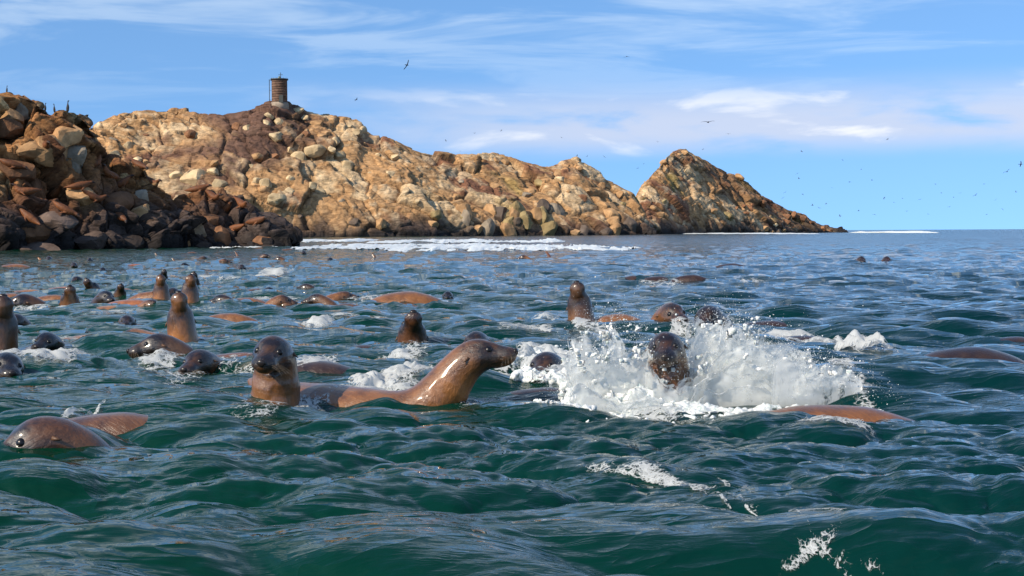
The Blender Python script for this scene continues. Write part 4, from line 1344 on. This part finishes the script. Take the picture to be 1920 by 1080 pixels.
def drops_mesh(name, D, S):
    bm = bmesh.new(); bmesh.ops.create_icosphere(bm, subdivisions=1, radius=1.0)
    U = np.array([v.co[:] for v in bm.verts]); T = np.array([[v.index for v in f.verts] for f in bm.faces]); bm.free()
    V = (D[:, None, :] + U[None] * S[:, None, None]).reshape(-1, 3)
    F = (T[None] + (np.arange(len(D)) * len(U))[:, None, None]).reshape(-1, 3)
    return mesh_np(name, V, F)


def build_splash():
    r = np.random.default_rng(12)
    Y0 = 7.05
    ppm = FPX / Y0
    x_a, x_b = at(1000, 700, Y0).x, at(1600, 700, Y0).x

    def wx(px): return x_a + (x_b - x_a) * (px - 1000) / 600.0
    # height of the thrown water above the sea along its length (photograph pixels -> metres at its distance)
    xs = np.array([1060, 1080, 1100, 1125, 1150, 1175, 1200, 1218, 1240, 1265, 1285, 1300, 1318, 1345, 1375, 1410, 1450, 1490, 1530, 1560, 1590, 1610])
    hs = np.array([15, 92, 142, 128, 150, 120, 134, 90, 66, 60, 74, 108, 132, 138, 138, 124, 104, 82, 64, 46, 28, 8]) / ppm
    C, Q = [], []
    # the body of thrown water
    n = 3600
    px = r.uniform(1072, 1596, n)
    h = np.interp(px, xs, hs) * 0.5
    u = r.random(n)
    z = h * u
    half = 0.30 * (1 - 0.70 * u) + 0.02
    back = 0.22 * sstep(px, 1260, 1340)
    y = Y0 + back + half * r.uniform(-1, 1, n)
    x = wx(px) + np.where(px < 1255, -0.08, 0.05) * u * u
    rad = (0.034 + 0.012 * r.random(n)) * (1 - 0.62 * u)
    z = z + sea_state(x, y, False)[0] - 0.02
    C.append(np.stack([x, y, z], -1)); Q.append(rad)
    # strands and fingers: short ballistic arcs that thin out
    for _ in range(120):
        p0 = r.uniform(1078, 1590)
        hh = np.interp(p0, xs, hs)
        p = np.array([wx(p0), Y0 + r.normal() * 0.13 + (0.2 if p0 > 1300 else 0) - 0.05, hh * r.uniform(0.45, 0.98)])
        v = np.array([r.normal() * 0.5 + (-0.35 if p0 < 1280 else 0.45), r.normal() * 0.35 - 0.25, abs(r.normal()) * 0.55 + 0.35])
        k = np.arange(r.integers(10, 26)); t = k * 0.0065
        q = p + v * t[:, None] + np.array([0, 0, -4.9]) * (t * t)[:, None]
        C.append(q); Q.append(r.uniform(0.0045, 0.009) * (1 - 0.6 * k / len(k)))
    # churned skirt at the foot and broken water towards the profile sea lion
    px = r.uniform(1010, 1600, 2600); x = wx(px) + r.normal(size=2600) * 0.03
    y = Y0 - 0.26 - abs(r.normal(size=2600)) * 0.14
    C.append(np.stack([x, y, sea_state(x, y, False)[0] + abs(r.normal(size=2600)) * 0.006 - 0.004], -1)); Q.append(abs(r.normal(size=2600)) * 0.005 + 0.010)
    q = on_water_v(r.uniform(960, 1090, 1300), r.uniform(664, 722, 1300)); q[:, 2] += abs(r.normal(size=1300)) * 0.018
    C.append(q); Q.append(abs(r.normal(size=1300)) * 0.008 + 0.012)
    C = np.concatenate(C); Q = np.concatenate(Q)
    me = blob_mesh('splash', C, Q, 0.0075, 3, 0.017, 13, streak=True)
    tag(link('splash', me), 'big burst of white water thrown up by the diving sea lion', kind='stuff')
    # torn sheets of water flying up and curling over
    VV, FF, AT = [], [], []
    base = 0

    def sheet(p0, p1, yoff, k, vx, vy, over, seed):
        nonlocal base
        n, m = 116, 44
        U, T = np.meshgrid(np.linspace(0, 1, n), np.linspace(0, 1, m), indexing='ij')
        px = p0 + (p1 - p0) * U.ravel(); T = T.ravel()
        x0 = wx(px)
        jag = (0.90 if p0 > 1250 else 0.86) + (0.16 if p0 > 1250 else 0.34) * fbm(np.stack([x0 * 9, x0 * 0 + seed, x0 * 0], -1), 3, 21)
        h = np.maximum(np.interp(px, xs, hs), 0.03) * k * jag
        vz = np.sqrt(2 * 9.81 * h); tt = T * over * vz / 9.81
        side = np.interp(px, [p0, p1], [-1, 1])
        x = x0 + (vx + 0.25 * side) * tt; y = Y0 + 0.18 * sstep(px, 1260, 1340) + yoff + vy * tt
        z = vz * tt - 4.905 * tt * tt
        P = np.stack([x, y, z], -1)
        wob = np.stack([fbm(P * 6 + 5 * a + seed, 3, 31 + a) for a in range(3)], -1) * (0.05 * T)[:, None]
        wob += np.stack([fbm(P * 19 + 5 * a + seed, 2, 41 + a) for a in range(3)], -1) * (0.018 * T)[:, None]
        P = P + wob
        P[:, 2] += sea_state(P[:, 0], P[:, 1], False)[0] - 0.015
        e = np.minimum(U.ravel(), 1 - U.ravel()) * 8
        VV.append(P); FF.append(grid_faces(n, m) + base); AT.append(np.stack([x0, T + 0.9 * np.clip(1 - e, 0, 1) ** 2, np.full(len(x0), seed)], -1)); base += len(P)
    for yo, k, vx, vy, ov in [(-0.16, 0.70, -0.20, -0.25, 1.25), (-0.08, 0.92, -0.22, -0.12, 1.15), (0.0, 1.08, -0.15, 0.02, 1.05), (0.10, 0.95, -0.05, 0.18, 1.1), (0.2, 0.75, 0.0, 0.2, 1.2)]:
        sheet(1068, 1238, yo, k, vx, vy, ov, len(VV) * 3.7)
    for yo, k, vx, vy, ov in [(-0.24, 0.62, 0.25, -0.22, 1.35), (-0.17, 0.80, 0.22, -0.20, 1.25), (-0.10, 0.95, 0.20, -0.15, 1.2), (-0.03, 1.10, 0.15, -0.06, 1.1), (0.06, 1.15, 0.1, 0.05, 1.05), (0.16, 0.95, 0.1, 0.15, 1.1)]:
        sheet(1282, 1596, yo, k, vx, vy, ov, len(VV) * 3.7)
    sheet(1215, 1310, -0.24, 0.85, 0.0, -0.12, 1.2, 53.0)
    sheet(1205, 1320, -0.17, 1.0, 0.05, -0.10, 1.15, 57.0)
    sheet(1075, 1590, -0.30, 0.38, 0.0, -0.25, 1.3, 61.0)
    sheet(1430, 1600, -0.40, 1.1, 0.25, -0.20, 1.5, 71.0)
    sheet(1040, 1600, -0.36, 0.26, 0.0, -0.22, 1.5, 67.0)
    me = mesh_np('water_sheets', np.concatenate(VV), np.concatenate(FF))
    aa = me.attributes.new('sheet', 'FLOAT_VECTOR', 'POINT'); aa.data.foreach_set('vector', np.concatenate(AT).astype(np.float32).ravel())
    tag(link('water_sheets', me, mat=M_SHEET), 'torn translucent sheets of white water curling up from the splash', kind='stuff')
    # loose drops
    n = 10000
    px = r.uniform(1035, 1640, n); h = np.interp(px, xs, hs, 0.02, 0.02)
    z = h * (0.25 + 0.9 * r.random(n) ** 0.7) + abs(r.normal(size=n)) ** 2 * 0.03
    D = np.stack([wx(px) + r.normal(size=n) * 0.04, Y0 + 0.1 + r.normal(size=n) * 0.28, z + 0.02], -1)
    S = abs(r.normal(size=n)) ** 2 * 0.00045 + 0.0007
    for px_, py_ in [(1145, 607), (1195, 612), (1230, 617), (1268, 590), (1222, 637), (1176, 622)]:
        D = np.concatenate([D, [tuple(at(px_, py_, 8.2))]]); S = np.append(S, 0.009)
    tag(link('spray_drops', drops_mesh('spray_drops', D, S), mat=M_FOAM), 'loose water drops flying around the splash', kind='stuff')


build_splash()


def foam_patches():
    """thin lacy foam lying on the moving surface of the sea"""
    VV, FF, MK, GR = [], [], [], []
    base = 0

    def band(ax, ay, bx, by, half, dens=1.0, lift=0.0):
        nonlocal base
        A, B = on_water_v([ax], [ay])[0], on_water_v([bx], [by])[0]
        d = 0.5 * (A[1] + B[1])
        wid = half * d * d / (FPX * CAM_H)
        ln = math.hypot(B[0] - A[0], B[1] - A[1])
        step = max(0.012, d * 0.0018)
        n = int(np.clip(ln / step, 12, 220)); m = int(np.clip(2 * wid / step, 8, 160))
        U, T = np.meshgrid(np.linspace(0, 1, n), np.linspace(-1, 1, m), indexing='ij')
        U, T = U.ravel(), T.ravel()
        X = A[0] + (B[0] - A[0]) * U; Y = A[1] + (B[1] - A[1]) * U + wid * T
        k = max(0.5, d / 8)
        H, DX, DY = sea_state(X, Y)
        G = np.stack([X, Y, X * 0], -1) / k
        rag = fbm(G * 3.5, 3, 71)
        mask = np.clip((1 - np.abs(2 * U - 1) ** 3) * (1 - T * T) * (1.15 + 0.7 * rag), 0, 1) * dens
        Z = H + 0.004 + 0.0009 * d + lift * mask * (0.6 + 0.9 * fbm(G * 14, 3, 73))
        VV.append(np.stack([X + DX, Y + DY, Z], -1)); FF.append(grid_faces(n, m) + base); MK.append(mask); GR.append(G); base += len(X)
    # foam round the animals: centre, half width, half height (photograph pixels), density, height
    for cx, cy, w_, h_, dn, lf in [(600, 612, 34, 10, 1.1, .05), (545, 614, 40, 6, .7, .01), (775, 668, 44, 12, .9, .03), (735, 676, 50, 8, .7, .02), (590, 684, 48, 9, 1, .03), (85, 676, 74, 14, 1, .03), (290, 680, 44, 12, .9, .02),
                                   (440, 686, 60, 10, .8, .02), (150, 783, 46, 12, .9, .03), (990, 622, 64, 6, .95, .02), (1030, 604, 30, 6, .9, .03), (1605, 654, 52, 14, 1.15, .06), (1495, 634, 70, 12, .95, .03),
                                   (140, 577, 30, 4, .9, .02), (60, 582, 50, 4, .6, .01), (500, 519, 36, 5, 1.1, .05), (565, 762, 50, 12, .85, .02), (465, 768, 50, 10, .7, .01), (945, 706, 30, 16, .8, .02), (520, 562, 60, 4, .8, .02),
                                   (380, 580, 50, 4, .7, .01), (680, 602, 80, 5, .6, .01), (860, 602, 60, 4, .55, .01), (220, 592, 60, 5, .7, .01), (1225, 592, 26, 5, .8, .02), (330, 706, 60, 8, .6, .01), (900, 760, 60, 8, .6, .01),
                                   (300, 520, 60, 3, .6, .01), (410, 528, 50, 3, .7, .01), (120, 640, 60, 6, .6, .01), (700, 560, 60, 4, .55, .01), (1110, 620, 40, 6, .9, .02), (1290, 618, 40, 7, .8, .02), (1400, 530, 60, 3, .5, .01), (1240, 532, 60, 3, .5, .01)]:
        band(cx - w_, cy, cx + w_, cy, h_, dn, lf)
    band(590, 756, 840, 690, 17, 1.2, 0.035)                # wake behind the profile sea lion
    band(620, 752, 800, 720, 14, 1.0, 0.02)
    band(960, 690, 1100, 690, 34, 1.15, 0.04)
    band(1010, 762, 1330, 780, 12, 0.85, 0.01)              # foot of the splash
    band(1300, 778, 1540, 786, 9, 0.8, 0.01)
    band(1560, 690, 1660, 800, 24, 0.8, 0.01)
    # long thin streaks drifting in the right foreground
    for ax, ay, bx, by, hw, dn in [(1180, 868, 1400, 925, 9, 0.85), (1230, 884, 1480, 975, 8, 0.9), (1300, 900, 1520, 985, 6, 0.75), (1380, 925, 1560, 1005, 7, 0.8), (1440, 975, 1640, 1040, 7, 0.78),
                                   (1500, 1000, 1700, 1065, 5, 0.7), (1440, 1066, 1610, 1040, 5, 0.75), (1090, 874, 1270, 892, 6, 0.75), (1340, 890, 1440, 915, 5, 0.7), (1560, 1050, 1680, 1075, 5, 0.7)]:
        band(ax, ay, bx, by, hw, dn)
    band(1480, 792, 1640, 806, 8, 0.8, 0.01)                # wash along the diving back
    me = mesh_np('sea_foam', np.concatenate(VV), np.concatenate(FF))
    m_ = me.attributes.new('mask', 'FLOAT', 'POINT'); m_.data.foreach_set('value', np.concatenate(MK).astype(np.float32))
    g_ = me.attributes.new('grain', 'FLOAT_VECTOR', 'POINT'); g_.data.foreach_set('vector', np.concatenate(GR).astype(np.float32).ravel())
    tag(link('sea_foam', me, mat=M_LACE), 'thin lacy white foam among the swimming sea lions', kind='stuff')


foam_patches()


def surf_line(px0, px1, py, thick, hgt, seed, label, rough=1.0):
    """a line of broken white water lying on the sea"""
    a, b = (Vector((0, 0, CAM_H)) + ray(q_, py) * (-CAM_H / ray(q_, py).z) for q_ in (px0, px1))
    Yd = 0.5 * (a.y + b.y)
    dep = thick * Yd * Yd / (FPX * CAM_H)
    n = max(30, int((px1 - px0) / 2.2)); m = 16
    X = np.linspace(a.x, b.x, n); T = np.linspace(-1, 1, m)
    XX, TT = np.meshgrid(X, T, indexing='ij')
    q = np.stack([XX.ravel() / (0.03 * Yd), np.full(XX.size, seed * 3.1), TT.ravel() * 0.6], -1)
    e = np.interp(XX.ravel(), [a.x, a.x + 0.08 * (b.x - a.x), b.x - 0.12 * (b.x - a.x), b.x], [0, 1, 1, 0])
    w = (0.55 + 0.6 * fbm(q, 4, seed)) * e
    YY = a.y + (b.y - a.y) * (XX.ravel() - a.x) / (b.x - a.x) + dep * 0.5 * TT.ravel() * np.clip(w + 0.35 * e, 0, 2) + 0.25 * dep * fbm(q * 0.5, 2, seed + 3)
    ZZ = hgt * (1 - TT.ravel() ** 2) * np.clip(w, 0, 2) * (0.7 + 0.6 * fbm(q * 3.3, 3, seed + 5)) - 0.05 * hgt + 0.01 - 0.35 * hgt * np.clip(0.35 - w, 0, 1) * 4
    H, _, _ = sea_state(XX.ravel(), YY, False)
    o = link('surf', mesh_np('surf', np.stack([XX.ravel(), YY, ZZ + H], -1), grid_faces(n, m)), mat=M_FOAM)
    tag(o, label, kind='stuff')


surf_line(556, 1195, 462, 9, 0.16, 3, 'long white surf line in front of the island')
surf_line(700, 1080, 453, 5, 0.30, 4, 'thin broken surf line close under the island cliffs')
surf_line(556, 700, 452, 4, 0.25, 8, 'short surf line beside the tip of the spur')
surf_line(1250, 1560, 438.5, 0.7, 0.5, 5, 'thin surf along the foot of the islet')
surf_line(1620, 1738, 436.5, 0.8, 0.8, 6, 'white breaker on the open sea right of the islet')
surf_line(165, 310, 459, 9, 0.22, 7, 'white wash in the gap between outcrop and spur')
surf_line(400, 560, 464, 3, 0.10, 9, 'thin wash along the foot of the spur')


# ------------------------------------------------------------------ birds
def bird_mesh(name, lift, sweep, fold=1.0):
    """one continuous flying bird, nose to +X, span about 1.3 m"""
    verts, Fc = [], []
    prof = [(0.36, 0.004, 0.004), (0.30, 0.012, 0.012), (0.25, 0.03, 0.032), (0.19, 0.036, 0.036), (0.13, 0.04, 0.042), (0.04, 0.065, 0.066), (-0.08, 0.066, 0.062), (-0.2, 0.04, 0.036), (-0.3, 0.04, 0.014), (-0.4, 0.055, 0.006), (-0.41, 0.01, 0.003)]
    seg = 10
    for x, w, h in prof:
        for j in range(seg):
            a = j / seg * 2 * math.pi
            verts.append((x, w * math.cos(a), h * math.sin(a)))
    Fc += [tuple(q) for q in grid_faces(len(prof), seg, True)]
    Fc.append(tuple(range(seg))); Fc.append(tuple(range((len(prof) - 1) * seg, len(prof) * seg))[::-1])
    for side in (-1, 1):
        o = len(verts); k = 8
        for i in range(k):
            u = i / (k - 1)
            y = side * (0.02 + 0.63 * u * fold)
            z = lift * math.sin(u * 2.2) * 0.9 - (lift * 0.35 * u * u)
            cx = 0.03 + (0.06 * math.sin(u * 3.14) - sweep * u * u)
            c = 0.10 * (1 - 0.2 * u) * (1 if i < k - 1 else 0.25)
            th = 0.022 * (1 - 0.75 * u)
            for j in range(8):
                a = j / 8 * 2 * math.pi
                verts.append((cx + c * math.cos(a), y, z + th * math.sin(a)))
        for i in range(k - 1):
            for j in range(8):
                Fc.append((o + i * 8 + j, o + i * 8 + (j + 1) % 8, o + (i + 1) * 8 + (j + 1) % 8, o + (i + 1) * 8 + j))
        Fc.append(tuple(o + j for j in range(8))); Fc.append(tuple(o + (k - 1) * 8 + j for j in range(8)))
    me = bpy.data.meshes.new(name); me.from_pydata(verts, [], Fc); me.update()
    return weld(me, name, 0.014)


def weld(me, name, voxel):
    o = bpy.data.objects.new('tmp', me); COL.objects.link(o)
    md = o.modifiers.new('r', 'REMESH'); md.mode = 'VOXEL'; md.voxel_size = voxel; md.use_smooth_shade = True
    dg = bpy.context.evaluated_depsgraph_get()
    me2 = bpy.data.meshes.new_from_object(o.evaluated_get(dg)); bpy.data.objects.remove(o)
    me2.name = name; me2.materials.clear(); me2.materials.append(M_BIRD)
    return me2


FLY = [bird_mesh('bird', 0.22, 0.10), bird_mesh('bird', 0.10, 0.16), bird_mesh('bird', -0.12, 0.08), bird_mesh('bird', 0.34, 0.05, 0.8)]
# x, y, span in photograph pixels, shape, heading, bank, label
BIRDS = [(763, 122, 22, 1, 60, -58, 'steeply banking bird right of the tower'), (668, 187, 12, 0, 30, -25, 'small bird gliding low beside the tower'),
         (1175, 106, 14, 2, -80, 5, 'bird high in the middle of the sky'), (1328, 229, 28, 1, -85, 4, 'wide winged bird gliding above the pyramid islet'),
         (1366, 251, 10, 1, -80, 0, 'small bird just below the wide winged one'), (1888, 322, 16, 0, 50, -30, 'bird near the right edge below the clouds'),
         (1914, 308, 15, 3, 0, -70, 'bird banking at the extreme right edge'), (1829, 366, 11, 0, 40, -30, 'bird low at the right below the pair at the edge')]
for x, y, sp, k, hd, bank, label in BIRDS:
    o = link('bird', FLY[k]); o.location = at(x, y, FPX * 1.3 / sp)
    o.rotation_euler = (R(bank), 0, R(hd)); tag(o, label, 'bird', 'birds flying over the sea')
small = [(940, 245), (1053, 258), (836, 263), (1082, 292), (1101, 293), (1133, 294), (1207, 307), (1196, 316), (1233, 266), (1318, 280), (863, 283), (890, 250),
         (1503, 284), (1664, 261), (1495, 325), (1498, 335), (1472, 361), (1468, 371), (1505, 364), (1523, 385), (1536, 390), (1549, 382), (1593, 341), (1635, 338), (1700, 396), (1725, 374),
         (1754, 345), (1765, 362), (1788, 370), (1800, 362), (1658, 371), (1676, 380), (1867, 375), (1692, 372), (1580, 300), (1615, 318), (1560, 352), (1610, 395), (1640, 402), (1740, 402), (1780, 388), (1845, 345), (1880, 392), (1905, 360), (1575, 405), (1850, 402)]
for i, (x, y) in enumerate(small):
    sp = rnd.uniform(5.5, 9.5)
    o = link('bird', FLY[i % 4]); o.location = at(x, y, FPX * 1.3 / sp)
    o.rotation_euler = (R(rnd.uniform(-40, 40)), 0, R(rnd.uniform(0, 360)))
    if x < 1260: tag(o, 'tiny distant bird over the low ridge of the island', 'bird', 'specks of birds over the island ridge')
    else: tag(o, 'tiny distant bird low over the open sea at right', 'bird', 'specks of birds over the open sea')


def perched(bm_name='bird'):
    prof = [(0, 0.02, 0.0), (0.02, 0.05, 0.0), (0.12, 0.085, 0.01), (0.28, 0.095, 0.02), (0.42, 0.07, 0.03), (0.52, 0.035, 0.03), (0.62, 0.03, 0.04), (0.68, 0.042, 0.055), (0.72, 0.036, 0.065), (0.745, 0.01, 0.07)]
    verts, Fc = [], []
    for z, w, dx in prof:
        for j in range(10):
            a = j / 10 * 2 * math.pi
            verts.append((dx + w * math.cos(a), w * 0.8 * math.sin(a), z))
    Fc += [tuple(q) for q in grid_faces(len(prof), 10, True)]
    Fc.append(tuple(range(10))[::-1]); Fc.append(tuple(range(90, 100)))
    o = len(verts)                                         # bill
    for x, w in ((0.07, 0.018), (0.13, 0.012), (0.19, 0.006)):
        for j in range(6):
            a = j / 6 * 2 * math.pi
            verts.append((x, w * math.cos(a), 0.70 + w * math.sin(a)))
    for i in range(2):
        for j in range(6): Fc.append((o + i * 6 + j, o + i * 6 + (j + 1) % 6, o + (i + 1) * 6 + (j + 1) % 6, o + (i + 1) * 6 + j))
    Fc.append(tuple(o + j for j in range(6))); Fc.append(tuple(o + 12 + j for j in range(6)))
    o = len(verts)                                         # tail
    for x, z, w in ((-0.02, 0.10, 0.05), (-0.12, -0.04, 0.045), (-0.17, -0.10, 0.03)):
        for j in range(6):
            a = j / 6 * 2 * math.pi
            verts.append((x + 0.015 * math.cos(a), w * math.sin(a), z))
    for i in range(2):
        for j in range(6): Fc.append((o + i * 6 + j, o + i * 6 + (j + 1) % 6, o + (i + 1) * 6 + (j + 1) % 6, o + (i + 1) * 6 + j))
    Fc.append(tuple(o + j for j in range(6))); Fc.append(tuple(o + 12 + j for j in range(6)))
    me = bpy.data.meshes.new(bm_name); me.from_pydata(verts, [], Fc); me.update()
    return weld(me, bm_name, 0.014)


PERCH = perched()
for x, y, h, hd, label in [(126, 197, 17, 0, 'tallest black bird perched on the golden knob of the left outcrop'), (102, 205, 13, 170, 'black bird in the middle of three on the left outcrop'),
                           (84, 207, 12, 20, 'leftmost black bird of three on the left outcrop'), (12, 168, 10, 0, 'black bird on the top of the outcrop at far left')]:
    q = None
    yy = y - 40
    while q is None and yy < y + 90:
        q, _n = hit_pixel(x, yy); yy += 1
    if q is None: q = at(x, y, 78)
    s = 1.35 * h * q.y / FPX / 0.75
    q = q + Vector((0, 0.05, -0.02))
    o = link('bird', PERCH); o.location = q; o.rotation_euler = (0, 0, R(hd)); o.scale = (s,) * 3
    tag(o, label, 'bird', 'birds perched on the left outcrop')
